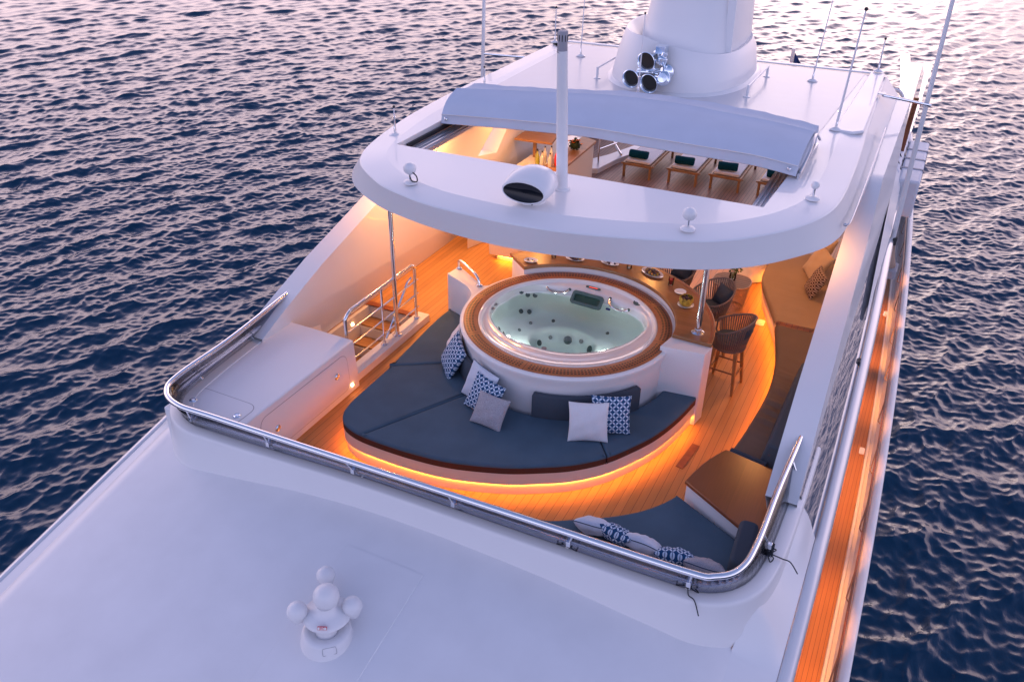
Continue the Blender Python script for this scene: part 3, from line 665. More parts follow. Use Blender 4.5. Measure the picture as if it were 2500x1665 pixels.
# shell: lip, contoured shoulder, water-line shape, seats, foot well
wl = [(-1.11,-.16),(-1.16,.14),(-1.14,.26),(-1.08,.56),(-1.0,.69),(-.81,.84),(-.39,.93),(.0,.95),(.30,.93),(.59,.86),(.82,.74),(.93,.60),(.99,.42),(.96,.22),(.89,.0),(.80,-.17),(.62,-.39),(.36,-.58),(.06,-.68),(-.42,-.68),(-.66,-.60),(-.85,-.48),(-1.0,-.34)]
wcx, wcy = -.05, .10
def polar(pts, n=120):
    P = catmull([(x, y, 0) for x, y in pts[::-1]], 10, True); aa = np.array([math.atan2(p.y-wcy, p.x-wcx) for p in P]); rr = np.array([math.hypot(p.x-wcx, p.y-wcy) for p in P])
    o_ = np.argsort(aa); return aa[o_], rr[o_]
WA, WR = polar(wl)
def wr(a_): return float(np.interp(a_, WA, WR, period=2*PI))
def wpt(a_, k, z): r = wr(a_)*k; return (wcx+r*math.cos(a_), wcy+r*math.sin(a_), z)
n = 144; th_ = [2*PI*i/n for i in range(n)]
loops = [[(r*math.cos(t), r*math.sin(t), z) for t in th_] for r, z in ((1.249, 1.045), (1.243, 1.062), (1.225, 1.066), (1.20, 1.055), (1.185, 1.03), (1.175, 1.02))]
def blend(t, f, z):   # between the lip circle and the water line outline
    a = math.atan2(1.175*math.sin(t)-wcy, 1.175*math.cos(t)-wcx); q = wpt(a, 1.0, 0)
    return (1.175*math.cos(t)*(1-f)+q[0]*f, 1.175*math.sin(t)*(1-f)+q[1]*f, z)
loops += [[blend(t, f, z) for t in th_] for f, z in ((.35, 1.018), (.62, 1.005), (.80, .985), (.92, .955), (1.0, .90))]
tb = MB(); tb.loft([l_ for l_ in loops], True); mk('shell', tb, 'tub', tub, angle=70)
bs = MB(); bl = []
def inner_pt(t, k, z):
    a = math.atan2(1.175*math.sin(t)-wcy, 1.175*math.cos(t)-wcx); return wpt(a, k, z)
for k, z in ((1.0, .90), (.985, .84), (.96, .76), (.90, .66), (.80, .60), (.72, .58)): bl.append([inner_pt(t, k, z) for t in th_])
fw0 = (-.12, .16); fa = lambda r, z: [(fw0[0]+r*1.05*math.cos(t), fw0[1]+r*.90*math.sin(t), z) for t in th_]
bl += [fa(.50, .57), fa(.47, .56), fa(.45, .53), fa(.42, .36), fa(.39, .27), fa(.33, .24), fa(.001, .235)]
bs.loft(bl, True); mk('basin', bs, 'basin', tub, angle=60)
# nozzles on the basin
def bz(x, y):
    a = math.atan2(y-wcy, x-wcx); k = math.hypot(x-wcx, y-wcy)/wr(a)
    if math.hypot((x-fw0[0])/1.05, (y-fw0[1])/.9) < .47: return .30
    return float(np.interp(k, [.72, .80, .90, .96, .985, 1], [.58, .60, .66, .76, .84, .90]))
def inward(x, y, up_=.9):
    v = Vector((wcx-x, wcy-y, 0)).normalized(); return (v+Vector((0, 0, up_))).normalized()
def disc(name, x, y, z, r, nrm, mat, par, dome=.35):
    Q = nrm.to_track_quat('Z', 'Y').to_matrix().to_4x4(); d = MB()
    d.lathe([(r, -.004), (r*1.02, .006), (r*.86, .010), (r*.80, .004), (r*.45, .004), (r*.40, .010), (.0001, .012)], (x, y, z), 18, mat=Q); return mk(name, d, mat, par)
for x, y in ((-1.03,.66),(-.95,.72),(-.86,.79),(-.96,.52),(-.86,.60)): disc('jet_nozzle', x, y, bz(x, y)+.02, .036, inward(x, y, .9), 'jet', tub)
for x, y in ((-.74,.40),(-.47,.62),(-.80,.14),(.38,.66),(.70,.36),(-.42,-.42)): disc('jet_nozzle', x, y, bz(x, y)+.008, .026, inward(x, y, 1.6), 'jet', tub)
for x, y, r in ((-.16,.47,.062),(.22,.38,.055),(.04,.50,.034),(-.42,.42,.03),(-.50,.20,.045)): disc('drain_grille', x, y, .42 if r != .034 else .44, r, inward(x, y, .5), 'jet', tub)
for x, y, r in ((.93,.30,.055),(.86,.08,.05)): disc('jet_nozzle', x, y, bz(x, y)+.02, r, inward(x, y, .3), 'jet', tub)
for x, y in ((-.84,-.44),(-.72,-.53)): disc('jet_nozzle', x, y, .90, .030, inward(x, y, .5), 'jet', tub)
for x, y in ((-1.15,.03),(-1.13,-.10),(1.02,.10),(.99,-.02),(-.02,-.74)): disc('air_nozzle', x, y, .975, .036, Vector((0, 0, 1)), 'jetlight', tub)
for x, y in ((-.84, .93), (.70, .98)):
    disc('diverter_knob', x, y, 1.030, .075, Vector((-x*.15, -y*.15, 1)).normalized(), 'filter', tub)
# grab handles
for P in ([(-.74,.93,.99),(-.66,.85,.95),(-.53,.84,.945),(-.42,.90,.95),(-.37,.96,.985)], [(.27,.98,.985),(.30,.88,.95),(.40,.80,.94),(.53,.77,.945),(.62,.80,.975)]):
    m_ = MB(); m_.tube(catmull(P, 5), .019, 10); hnd = mk('grab_handle', m_, 'steel', tub)
    m_ = MB(); m_.sphere(P[0], .024, 12); m_.sphere(P[-1], .024, 12); mk('end_socket', m_, 'filter', hnd)
# skimmer filter at the waterline
def obox(name, cx, cyy, cz, wx, wy_, wz_, rz, tilt, mat, par, r=.04, open_=False):
    Mx = Matrix.Translation((cx, cyy, cz)) @ Matrix.Rotation(rz, 4, 'Z') @ Matrix.Rotation(tilt, 4, 'X')
    m_ = MB(); o_ = rrect(-wx/2, wx/2, -wy_/2, wy_/2, r); i_ = rrect(-wx/2+.045, wx/2-.045, -wy_/2+.045, wy_/2-.05, r*.5)
    if open_:
        m_.loft([[(x, y, 0) for x, y in o_], [(x, y, wz_) for x, y in o_], [(x, y, wz_) for x, y in i_], [(x, y, -.03) for x, y in i_]], True)
    else: m_.prism(o_, 0, wz_)
    m_.v = [tuple(Mx @ Vector(v)) for v in m_.v]; return mk(name, m_, mat, par, bevel=.004)
obox('skimmer_frame', -.05, .87, .925, .50, .21, .03, R(-3), R(42), 'filter', tub, .05, True)
obox('skimmer_well', -.05, .87, .915, .42, .13, .008, R(-3), R(42), 'filterd', tub, .03)
obox('badge', .31, .80, .905, .075, .035, .006, R(-8), R(35), 'flag', tub, .015)
cpn = obox('control_panel', -.05, 1.10, 1.022, .24, .055, .010, R(-4), 0, 'filter', tub, .026)
m_ = MB(); m_.box(-.11, .02, 1.088, 1.094, 1.033, 1.0345); mk('indicator', m_, emit('red_led', (1, .05, .02), 3), cpn)
# water
def watermat():
    m, t, b = newmat('tub_water'); n = t.nodes.new; l = t.links.new
    g = n('ShaderNodeBsdfGlossy'); g.inputs['Roughness'].default_value = .03
    tr = n('ShaderNodeBsdfTransparent'); tr.inputs['Color'].default_value = (.88, .985, .985, 1)
    c = n('ShaderNodeTexCoord'); ns = n('ShaderNodeTexNoise'); ns.inputs['Scale'].default_value = 5; ns.inputs['Detail'].default_value = 2; l(c.outputs['Object'], ns.inputs['Vector'])
    bu = n('ShaderNodeBump'); bu.inputs['Strength'].default_value = .12; bu.inputs['Distance'].default_value = .02; l(ns.outputs[0], bu.inputs['Height']); l(bu.outputs[0], g.inputs['Normal'])
    f = n('ShaderNodeFresnel'); f.inputs['IOR'].default_value = 1.33; l(bu.outputs[0], f.inputs['Normal'])
    mx = n('ShaderNodeMixShader'); l(f.outputs[0], mx.inputs[0]); l(tr.outputs[0], mx.inputs[1]); l(g.outputs[0], mx.inputs[2]); l(mx.outputs[0], t.nodes['Material Output'].inputs['Surface'])
    return m
M_['tubwater'] = watermat()
for lx, ly in ((-.78, -.28), (.62, .05)):      # underwater lamps
    l_ = MB(); l_.sphere((lx, ly, .70), .03, 12, (1, 1, .6)); mk('underwater_light', l_, emit('tub_lamp', (1, .93, .80), 12), tub)
    ld = bpy.data.lights.new('underwater', 'POINT'); ld.energy = 3.6; ld.color = (1, 1, .93); ld.shadow_soft_size = .05
    lo_ = bpy.data.objects.new('underwater', ld); COL.objects.link(lo_); lo_.location = (lx*.8, ly*.8, .80)
ww = MB(); ww.poly([inner_pt(t, .995, 0)[:2] for t in th_], z=.875); mk('tub_water', ww, 'tubwater', tub)
# white wings left and right of the tub
wg = MB(); outl = catmull([(-2.17, .44, 0), (-2.17, .50, 0), (-2.14, .70, 0), (-2.10, .72, 0), (-1.58, .38, 0), (-1.50, .355, 0), (-1.43, .40, 0), (-1.38, .36, 0), (-1.40, .0, 0), (-1.46, -.20, 0), (-1.50, -.10, 0), (-1.56, .06, 0), (-1.72, .22, 0), (-1.95, .34, 0)], 5, True)
wg.prism([(p.x, p.y) for p in outl][::-1], 0.0, 1.048); mk('step_wing', wg, 'white', tub, bevel=.02, angle=40)
wg = MB(); wg.prism([(1.40, -.20), (1.98, -.13), (2.02, .10), (1.46, .12)], 0, 1.13); mk('end_wing', wg, 'white', tub, bevel=.008, angle=40)
# ================================================================== SUN LOUNGE round the tub
lounge = thing('sun_lounge', 'curved slate grey sun pad round the front of the hot tub', 'sofa', (0, -1.8, 0))
SO = [(-2.15, .42), (-2.16, .0), (-2.12, -.6), (-2.06, -1.4), (-2.05, -2.0), (-2.04, -2.35), (-1.99, -2.58), (-1.86, -2.76), (-1.62, -2.86), (-1.3, -2.89), (-.8, -2.88), (-.28, -2.81), (.31, -2.61), (.7, -2.40), (1.04, -2.17), (1.34, -1.86), (1.56, -1.50), (1.74, -1.12), (1.88, -.63), (1.97, -.09)]
sop = [(p.x, p.y) for p in catmull([(x, y, 0) for x, y in SO], 10)]
SA = np.array([math.atan2(y, x) % (2*PI) for x, y in sop])
def cushion(name, a0, a1, zt=.455, zb=.335, off=0., gap=.006):
    oo = [p for p, a_ in zip(sop, SA) if a0 < a_ < a1]
    def ip(a_):  # point of the outline at an angle
        i = int(np.argmin(np.abs(SA-a_))); return sop[i]
    def rad(a_, r): return (r*math.cos(a_), r*math.sin(a_))
    op = [rad(a0, math.hypot(*ip(a0)))]+oo+[rad(a1, math.hypot(*ip(a1)))]
    ins = [rad(a1-(a1-a0)*k/24, 1.51) for k in range(25)]
    P = offset(op+ins, -gap)
    P = [(p.x, p.y) for p in P]
    m_ = MB(); d1 = [(p.x, p.y) for p in offset(P, -.012)]; d2 = [(p.x, p.y) for p in offset(P, -.035)]
    m_.loft([[(x, y, zb) for x, y in P], [(x, y, zt-.034) for x, y in P]], True, m=1)
    m_.loft([[(x, y, zt-.034) for x, y in P], [(x, y, zt-.018) for x, y in P], [(x, y, zt-.005) for x, y in d1], [(x, y, zt) for x, y in d2]], True)
    m_.poly(d2, z=zt)
    return mk(name, m_, ['slate', 'brown'], lounge, angle=50)
AA = [R(168.9), R(213.8), R(242.2), R(306), R(357.4)]
for i in range(4): cushion('seat_cushion', AA[i], AA[i+1])
fb = MB(); F = [(p.x, p.y) for p in offset(sop, -.008, False)]; F2 = [(p.x, p.y) for p in offset(sop, -.045, False)]; F3 = [(p.x, p.y) for p in offset(sop, -.035, False)]
fb.loft([[(x, y, .02-.02) for x, y in F3], [(x, y, .135) for x, y in F3], [(x, y, .138) for x, y in F2], [(x, y, .165) for x, y in F2], [(x, y, .166) for x, y in F], [(x, y, .336) for x, y in F], [(x*.9, y*.9, .336) for x, y in F]][::-1], False)
mk('plinth', fb, 'warmwall', lounge, angle=30)
le = MB(); Fl = [(p.x, p.y) for p in offset(sop, -.034, False)]; Fl2 = [(p.x, p.y) for p in offset(sop, -.014, False)]
Fl = [p for p, a_ in zip(Fl, SA) if R(200) < a_ < R(357)]; Fl2 = [p for p, a_ in zip(Fl2, SA) if R(200) < a_ < R(357)]
le.loft([[(x, y, .163) for x, y in Fl], [(x, y, .163) for x, y in Fl2]], False)
mk('led_strip', le, 'led', lounge)
def backrest(a0, a1, r0, h, lab=None):
    pts = arc(r0+.10, a0, a1, 20)+arc(r0+.012, a1, a0, 20); P = [(p.x, p.y) for p in offset(pts, 0)]
    m_ = MB(); d1 = [(p.x, p.y) for p in offset(P, -.02)]
    m_.loft([[(x, y, .457) for x, y in P], [(x, y, h-.02) for x, y in P], [(x, y, h) for x, y in d1]], True); m_.poly(d1, z=h)
    mk('back_cushion', m_, 'slate2', lounge, angle=50)
backrest(R(222), R(254), 1.46, .80); backrest(R(277), R(331), 1.46, .80); backrest(R(200), R(221), 1.46, .80)

# ================================================================== PILLOWS
def pillow_mesh(w, h, t, seed, n=22, sag=.0):
    rnd = random.Random(seed); ph = [rnd.uniform(0, 6) for _ in range(6)]; m_ = MB(); uv = []
    def P(u, v, s):
        x = u*w/2*(1-.07*(1-v*v)-.0*abs(v)); z = h/2+v*h/2*(1-.07*(1-u*u))
        e = max(0, (1-u*u)*(1-v*v))**.42; th = t/2*e*(1+.10*math.sin(3*u+ph[0])*math.cos(2.6*v+ph[1]))
        th += .006*math.sin(9*u+ph[2]+3*v)*e+.006*math.sin(8*v+ph[3]-4*u)*e
        th += .012*(abs(u*v)**3)*math.sin(14*(u-v)+ph[4])*(1-max(abs(u), abs(v)))
        return (x, s*th+.012*math.sin(2*u+ph[5])*(1-e), z)
    for s in (-1, 1):
        o = len(m_.v)
        for j in range(n+1):
            for i in range(n+1):
                u = math.sin((i/n-.5)*PI); v = math.sin((j/n-.5)*PI); m_.v.append(P(u, v, s)); uv.append((u*.5+.5, v*.5+.5))
        for j in range(n):
            for i in range(n):
                a = o+j*(n+1)+i; f = (a, a+1, a+n+2, a+n+1); m_.f.append(f if s < 0 else f[::-1])
    edge = [P(math.sin((i/n-.5)*PI), -1, 1) for i in range(n+1)]+[P(1, math.sin((i/n-.5)*PI), 1) for i in range(1, n+1)]+[P(math.sin((.5-i/n)*PI), 1, 1) for i in range(1, n+1)]+[P(-1, math.sin((.5-i/n)*PI), 1) for i in range(1, n)]
    return m_, uv, edge
def pillow(loc, rz, tilt, mat, label, w=.48, h=.48, t=.17, seed=0, roll=0., pip=None, group='scatter pillows on the sun deck'):
    m_, uv, edge = pillow_mesh(w, h, t, seed)
    o = mk('pillow', m_, mat, origin=(0, 0, 0), angle=80)
    ul = o.data.uv_layers.new(name='UVMap')
    for lp in o.data.loops: ul.data[lp.index].uv = uv[lp.vertex_index]
    o.location = loc; o.rotation_euler = (Matrix.Rotation(rz, 4, 'Z') @ Matrix.Rotation(-tilt, 4, 'X') @ Matrix.Rotation(roll, 4, 'Y')).to_euler()
    ORG[o.name] = Vector((0, 0, 0)); tag(o, label, 'pillow', group)
    if pip:
        e = MB(); e.tube(edge, .005, 6, True); mk('piping', e, pip, o)
    return o
zc = .45
pillow((-1.47, -.80, zc), R(-58), R(22), 'linenw', 'white piped pillow behind the patterned one at the left end of the sun pad', seed=1, roll=R(8), pip='piping', w=.46, h=.46)
pillow((-1.34, -1.12, zc+.02), R(-42), R(26), 'circles', 'blue circle-print pillow leaning on a white one at the left end of the sun pad', seed=2, roll=R(14), w=.50, h=.52)
pillow((-.62, -1.60, zc), R(-20), R(22), 'linen', 'pale blue pillow with navy piping rearmost of the trio left of the dark backrest', seed=3, roll=R(6), pip='piping', w=.50, h=.50)
pillow((-.46, -1.80, zc), R(-12), R(30), 'circles', 'blue circle-print pillow in the middle of the trio left of the dark backrest', seed=4, roll=R(6), w=.50, h=.48)
pillow((-.24, -2.02, zc), R(-2), R(36), 'tweed', 'small grey tweed pillow frontmost of the trio left of the dark backrest', seed=5, roll=R(3), w=.44, h=.42, t=.15)
pillow((1.22, -1.42, zc), R(24), R(20), 'circles', 'blue circle-print pillow half hidden behind the plain white pillow at the dark backrest', seed=6, roll=R(-1), w=.50, h=.50)
pillow((1.03, -1.70, zc), R(25), R(26), 'linenw', 'plain white square pillow standing in front of a circle-print pillow at the dark backrest', seed=7, roll=R(0), w=.50, h=.50)
fp = [((1.66, -3.12), 'linen', 'pale blue pillow with navy piping leftmost of the row behind the front windscreen', 8, .10), ((1.97, -3.12), 'circles', 'blue circle-print pillow second from the left behind the front windscreen', -14, .12), ((2.25, -3.14), 'linen', 'crumpled pale blue pillow in the middle of the row behind the front windscreen', -10, .12), ((2.54, -3.16), 'circles', 'blue circle-print pillow second from the right behind the front windscreen', 12, .10), ((2.88, -3.16), 'tweed', 'grey pillow with navy piping rightmost of the row in the corner seat', 4, .10)]
for i, ((x, y), mt, lb, rz, dz) in enumerate(fp):
    pillow((x, y+.10, .43), R(rz+4), R(-46), mt, lb, w=.43, h=.36, t=.19, seed=20+i, pip=('piping' if mt != 'circles' else None))

# ================================================================== CORNER SEAT, SIDE TABLE, LONG SOFA
def slab(name, pts, z0, z1, par, mats, r=.03, side=1):
    P = [tuple(p[:2]) for p in pts]; m_ = MB(); d1 = [(p.x, p.y) for p in offset(P, -r*.3)]; d2 = [(p.x, p.y) for p in offset(P, -r)]
    m_.loft([[(x, y, z0) for x, y in P], [(x, y, z1-r) for x, y in P], [(x, y, z1-r*.25) for x, y in d1], [(x, y, z1) for x, y in d2]], True); m_.poly(d2, z=z1)
    return mk(name, m_, mats, par, angle=50)
cs = thing('corner_seat', 'slate grey corner seat tucked behind the front windscreen, beside the teak side table', 'sofa', (2.0, -3.1, 0))
P = [(p.x, p.y) for p in catmull([(.72, -3.24, 0), (1.13, -3.17, 0), (1.42, -3.0, 0), (1.72, -2.80, 0), (1.98, -2.58, 0), (2.17, -2.34, 0), (2.30, -2.10, 0)][::-1], 5)]
P = [(.70, -3.62), (3.24, -3.56), (3.33, -3.1), (3.33, -2.62)]+[(3.07, -2.50)]+P
slab('seat_cushion', P, .33, .43, cs, 'slate')
slab('plinth', [(p.x, p.y) for p in offset(P, -.05)], 0, .33, cs, 'warmwall', .002)
m_ = MB(); pts = rrect(-.10, .10, -.34, .34, .07)
m_.prism(pts, 0, .26); Mx = Matrix.Translation((3.19, -2.78, .44)) @ Matrix.Rotation(R(3), 4, 'Z'); m_.v = [tuple(Mx @ Vector(v)) for v in m_.v]
mk('end_bolster', m_, 'slate2', cs, bevel=.04)
stb = thing('side_table', 'square varnished teak table on a white base in the front right corner', 'table', (2.9, -1.9, 0))
TP = [(3.10, -2.50), (3.34, -2.42), (3.36, -1.42), (3.22, -1.37), (2.62, -1.25)]+[(2.62-.27*t-.03*math.sin(PI*t), -1.25-.79*t+.03*math.sin(PI*t)) for t in (.2, .4, .6, .8)]+[(2.35, -2.04)]
slab('table_top', TP, .565, .61, stb, 'tabletop', .012); slab('base', [(p.x, p.y) for p in offset(TP, -.03)], 0, .565, stb, 'white', .002)
sf = thing('long_sofa', 'long taupe sofa with a curved front running along the right side of the sun deck', 'sofa', (2.9, 1.5, 0))
fr_ = catmull([(2.62, -1.20, 0), (2.66, -.95, 0), (2.72, -.45, 0), (2.78, .49, 0), (2.72, 1.28, 0), (2.60, 1.9, 0), (2.43, 2.59, 0), (2.14, 3.34, 0), (1.98, 3.8, 0), (1.93, 4.2, 0), (1.93, 5.2, 0)], 6)
fr_ = [(p.x, p.y) for p in fr_]
for (a, b, zt) in ((-1.3, 2.36, .45), (2.38, 5.3, .46)):
    ff = [p for p in fr_ if a <= p[1] <= b]; y0, y1 = ff[0][1], min(b, ff[-1][1] if b > 5 else b)
    # seat built as a grid so the loose cover can crease
    m_ = MB(); rows = []; yy = np.linspace(y0, y1, 110); fx = np.interp(yy, [p[1] for p in fr_], [p[0] for p in fr_]); rnd = random.Random(3)
    for y, x0 in zip(yy, fx):
        row = [(x0, y, zt-.12), (x0-.005, y, zt-.05), (x0+.012, y, zt-.012)]
        for k in range(0, 15):
            t = k/14; x = x0+.03+(3.18-x0-.03)*t
            cr = 1.9*math.exp(-((y-.25)/.8)**2) if b < 3 else .07*math.exp(-((y-3.6)/.9)**2)
            z = zt+cr*(.012*math.sin(21*y+3.0*t+1.7*math.sin(5*y))+.008*math.sin(47*y+5*t+2*math.sin(7*y)))*(.4+.6*math.sin(PI*min(1, t*1.15)))
            row.append((x, y, z))
        rows.append(row)
    m_.loft(rows, False); m_.add([], []); mk('seat_cushion', m_, 'tan' if b > 3 else 'taupe', sf, angle=80)  # one fabric in two tones; light falloff along the sofa is in the colour
m_ = MB(); F0 = [(x+.03, y) for x, y in fr_]; F1 = [(x+.05, y) for x, y in fr_]
m_.loft([[(x+.03, y, 0) for x, y in F0], [(x+.03, y, .17) for x, y in F0], [(x+.03, y, .172) for x, y in F1], [(x, y, .195) for x, y in F1], [(x, y, .197) for x, y in F0], [(x, y, .34) for x, y in F0]], False); mk('plinth', m_, 'warmwall', sf, angle=30)
m_ = MB(); m_.loft([[(x+.060, y, .193) for x, y in fr_], [(x+.034, y, .193) for x, y in fr_]], False); mk('led_strip', m_, 'led', sf)
m_ = MB(); pts = [(3.02, -1.15), (3.20, -1.2), (3.16, .9), (3.05, .9)]; m_.prism(pts, .45, .78); m_.v = [(x+(.05 if z > .7 else -.02 if x < 3.1 else 0), y, z) for x, y, z in m_.v]; mk('back_cushion', m_, 'slate2', sf, bevel=.03)
m_ = MB(); m_.tube([(3.10, -1.20, .50), (2.66, -1.12, .50)], .05, 10); mk('arm_roll', m_, 'slate2', sf)
pillow((2.66, 5.10, .46), R(-70), R(25), 'tanp', 'tan pillow farthest of the three on the long sofa', w=.55, h=.50, t=.2, seed=31)
pillow((2.62, 4.28, .46), R(-66), R(32), 'tanp', 'plump tan pillow in the middle of the three on the long sofa', w=.62, h=.55, t=.22, seed=32)
pillow((2.74, 3.62, .46), R(-72), R(25), 'batik', 'brown geometric print pillow nearest of the three on the long sofa', w=.48, h=.46, t=.18, seed=33)
m_ = MB(); m_.box(2.42, 2.46, 2.45, 2.72, .0, .003); 
def fitting(x, y, z, rz, w, d, mat, name, lab, nrm=None, cat='hatch'):
    m_ = MB(); m_.prism(rrect(-w/2, w/2, -d/2, d/2, min(w, d)*.3), 0, .012); m_.prism(rrect(-w*.3, w*.3, -d*.3, d*.3, min(w, d)*.15), .012, .018)
    Mx = Matrix.Rotation(rz, 4, 'Z'); m_.v = [tuple(Mx @ Vector(v)) for v in m_.v]; m_.v = [(a+x, b+y, c+z) for a, b, c in m_.v]
    return tag(mk(name, m_, mat, origin=(x, y, z)), lab, cat)
fitting(2.17, 3.12, .002, 0, .13, .20, 'whitem', 'floor_fitting', 'small steel plate let into the teak floor by the long sofa')
fitting(4.05, 9.7, -2.60, 0, .12, .26, 'china', 'deck_fitting', 'small white deck filler on the lit side deck, left one of the far pair')
fitting(4.21, 4.1, -2.598, 0, .09, .20, 'china', 'deck_fitting', 'small white deck filler on the lit side deck beside the front of the sun deck')
m_ = MB(); m_.box(-.05, .05, -.28, .28, 0, .006); Mx = Matrix.Translation((2.10, -.82, .003)) @ Matrix.Rotation(R(-6), 4, 'Z'); m_.v = [tuple(Mx @ Vector((v[0]*(1 if abs(v[1]) < .2 else 1), v[1], v[2]))) for v in m_.v]
tag(mk('dark_hatch_cover', m_, 'wood_dark', origin=(2.1, -.82, 0)), 'narrow dark hatch lift set in the orange lit floor in front of the side table', 'hatch')

# ================================================================== BAR COUNTER
bar = thing('bar_counter', 'curved varnished teak bar counter wrapping the back of the hot tub', 'counter', (0, 1.7, 0))
co_ = arc(2.01, R(2), R(140), 60)+arc(1.475, R(140), R(3.2), 60)
slab('counter_top', co_, 1.135, 1.185, bar, 'counter', .012)
ed = MB(); ci = arc(1.99, R(2.6), R(139.4), 60)+arc(1.95, R(139.4), R(2.6), 60); 
slab('edge_inlay', ci, 1.1845, 1.1862, bar, 'tabletop', .0005)
m_ = MB(); m_.prism(arc(1.72, R(5), R(138), 50)+arc(1.50, R(138), R(5), 50), 0, 1.134); mk('counter_base', m_, 'white', bar)
m_ = MB(); m_.prism([(r*math.cos(a_), r*math.sin(a_)) for r, a_ in ((1.50, R(136)), (1.50, R(139.5)), (1.95, R(139.5)), (1.95, R(137)))][::-1], 0, 1.133); mk('end_panel', m_, 'white', bar)

# ---- bar stools
def make_stool(label):
    t = thing('bar_stool', label, 'bar stool', (0, 0, 0), 'woven bar stools at the curved counter')
    def rim(a): # front at +y
        f = math.sin(a); return (.325*math.cos(a), .31*f, 1.04-.12*f-.02*math.cos(2*a))
    def low(a): return (.235*math.cos(a), .225*math.sin(a), .69)
    angs = [R(-90)+R(146)*k/40*s for s in (-1, 1) for k in range(41)]
    rp_ = [rim(R(-90-146)+R(292)*k/60) for k in range(61)]
    m_ = MB(); m_.tube(rp_, .014, 8); m_.tube([low(2*PI*k/36) for k in range(36)], .016, 8, True)
    m_.tube([rp_[0], (rp_[0][0]*.9, rp_[0][1]*1.02, .78), low(R(-90-146))], .013, 8); m_.tube([rp_[-1], (rp_[-1][0]*.9, rp_[-1][1]*1.02, .78), low(R(-90+146))], .013, 8)
    mk('shell_frame', m_, 'strap', t)
    m_ = MB()
    for k in range(46):
        a = R(-90-142)+R(284)*k/45; p = Vector(rim(a)); q = Vector(low(a-.05)); m = p.lerp(q, .5)*1.0; m.x *= 1.03; m.y *= 1.03
        tn = Vector((-math.sin(a), math.cos(a), 0))*.0085; nn = Vector((math.cos(a), math.sin(a), 0))*.004
        m_.loft([[c-tn-nn, c+tn-nn, c+tn+nn, c-tn+nn] for c in (p, m, q)], True)
    mk('strap_weave', m_, 'strap', t)
    m_ = MB(); m_.lathe([(.0001, .70), (.215, .70), (.235, .74), (.235, .785), (.215, .81), (.0001, .815)], (0, 0, 0), 28); mk('seat', m_, 'slate2', t)
    pm, uv, edge = pillow_mesh(.36, .30, .12, 5, 12); Mx = Matrix.Translation((0, -.15, .80)) @ Matrix.Rotation(R(24), 4, 'X'); pm.v = [tuple(Mx @ Vector(v)) for v in pm.v]; mk('back_cushion', pm, 'slate2', t, angle=80)
    for sx_, sy_ in ((1, 1), (1, -1), (-1, 1), (-1, -1)):
        m_ = MB(); a = Vector((.15*sx_, .15*sy_, .70)); b = Vector((.215*sx_, .215*sy_, 0)); u = Vector((1, 0, 0)); v = Vector((0, 1, 0))
        m_.loft([[p-u*r-v*r, p+u*r-v*r, p+u*r+v*r, p-u*r+v*r] for p, r in ((b, .018), (a, .027))], True, True, True); mk('leg', m_, 'lounger', t, bevel=.003)
    m_ = MB()
    for (x0, y0, x1, y1, z) in ((-.19, .19, .19, .19, .28), (-.19, -.19, .19, -.19, .28), (-.19, -.19, -.19, .19, .34), (.19, -.19, .19, .19, .34)): m_.tube([(x0, y0, z), (x1, y1, z)], .013, 6)
    mk('footrest', m_, 'wood_dark', t)
    return t
sa = make_stool('dark woven bar stool nearest the camera, at the right end of the teak counter')
sa.location = (2.07, 1.03, 0); sa.rotation_euler = (0, 0, R(25+90-30))
dup(sa, (1.58, 1.80, 0), R(138), 'dark woven bar stool in the middle, behind the steel post and the melon bowl')
dup(sa, (.84, 2.34, 0), R(160), 'dark woven bar stool farthest along the counter, mostly hidden under the hardtop')

# ---- coffee table, vase, drum
ct = thing('coffee_table', 'oval slatted coffee table on a wavy wire drum between the stools and the long sofa', 'table', (1.55, 3.42, 0))
def sup(a, b, n, e=2.6): return [(1.55+a*math.copysign(abs(math.cos(t))**(2/e), math.cos(t)), 3.42+b*math.copysign(abs(math.sin(t))**(2/e), math.sin(t))) for t in [2*PI*k/n for k in range(n)]]
m_ = MB(); m_.prism(sup(.305, .27, 48), .485, .50); mk('table_top', m_, 'slat', ct)
m_ = MB(); m_.tube([(x, y, .49) for x, y in sup(.31, .275, 48)], .012, 8, True); m_.tube([(x, y, .01) for x, y in sup(.25, .22, 48)], .008, 6, True); mk('rim', m_, 'wire', ct)
m_ = MB(); A_ = sup(.30, .265, 64); B_ = sup(.25, .22, 64)
for k in range(64):
    pts = []
    for j in range(13):
        t = j/12; w_ = .006*math.sin(j*PI*1.0+k*PI); pts.append((A_[k][0]*(1-t)+B_[k][0]*t+w_, A_[k][1]*(1-t)+B_[k][1]*t+w_, .485*(1-t)+.01*t))
    m_.tube(pts, .003, 4)
for j in range(1, 16): m_.tube([(A_[k][0]*(1-j/16)+B_[k][0]*j/16, A_[k][1]*(1-j/16)+B_[k][1]*j/16, .485*(1-j/16)+.006*math.sin(k*PI/2)) for k in range(64)], .003, 4, True)
mk('wire_drum', m_, 'wire', ct)
def leaves(m_, c, r, n, size, seed, sq=1.):
    rnd = random.Random(seed)
    for _ in range(n):
        d = Vector((rnd.gauss(0, 1), rnd.gauss(0, 1), rnd.gauss(0, 1)*sq)).normalized()*r*rnd.uniform(.5, 1); p = Vector(c)+d
        u = Vector((rnd.gauss(0, 1), rnd.gauss(0, 1), rnd.gauss(0, 1))).normalized(); v = u.cross(d).normalized() if u.cross(d).length > .01 else Vector((1, 0, 0))
        s = size*rnd.uniform(.6, 1.2); m_.add([p-u*s, p+v*s*.5, p+u*s, p-v*s*.5], [(0, 1, 2, 3)])
vs_ = thing('flower_vase', 'glass vase of small green leaves on the slatted coffee table', 'vase', (1.545, 3.44, .50))
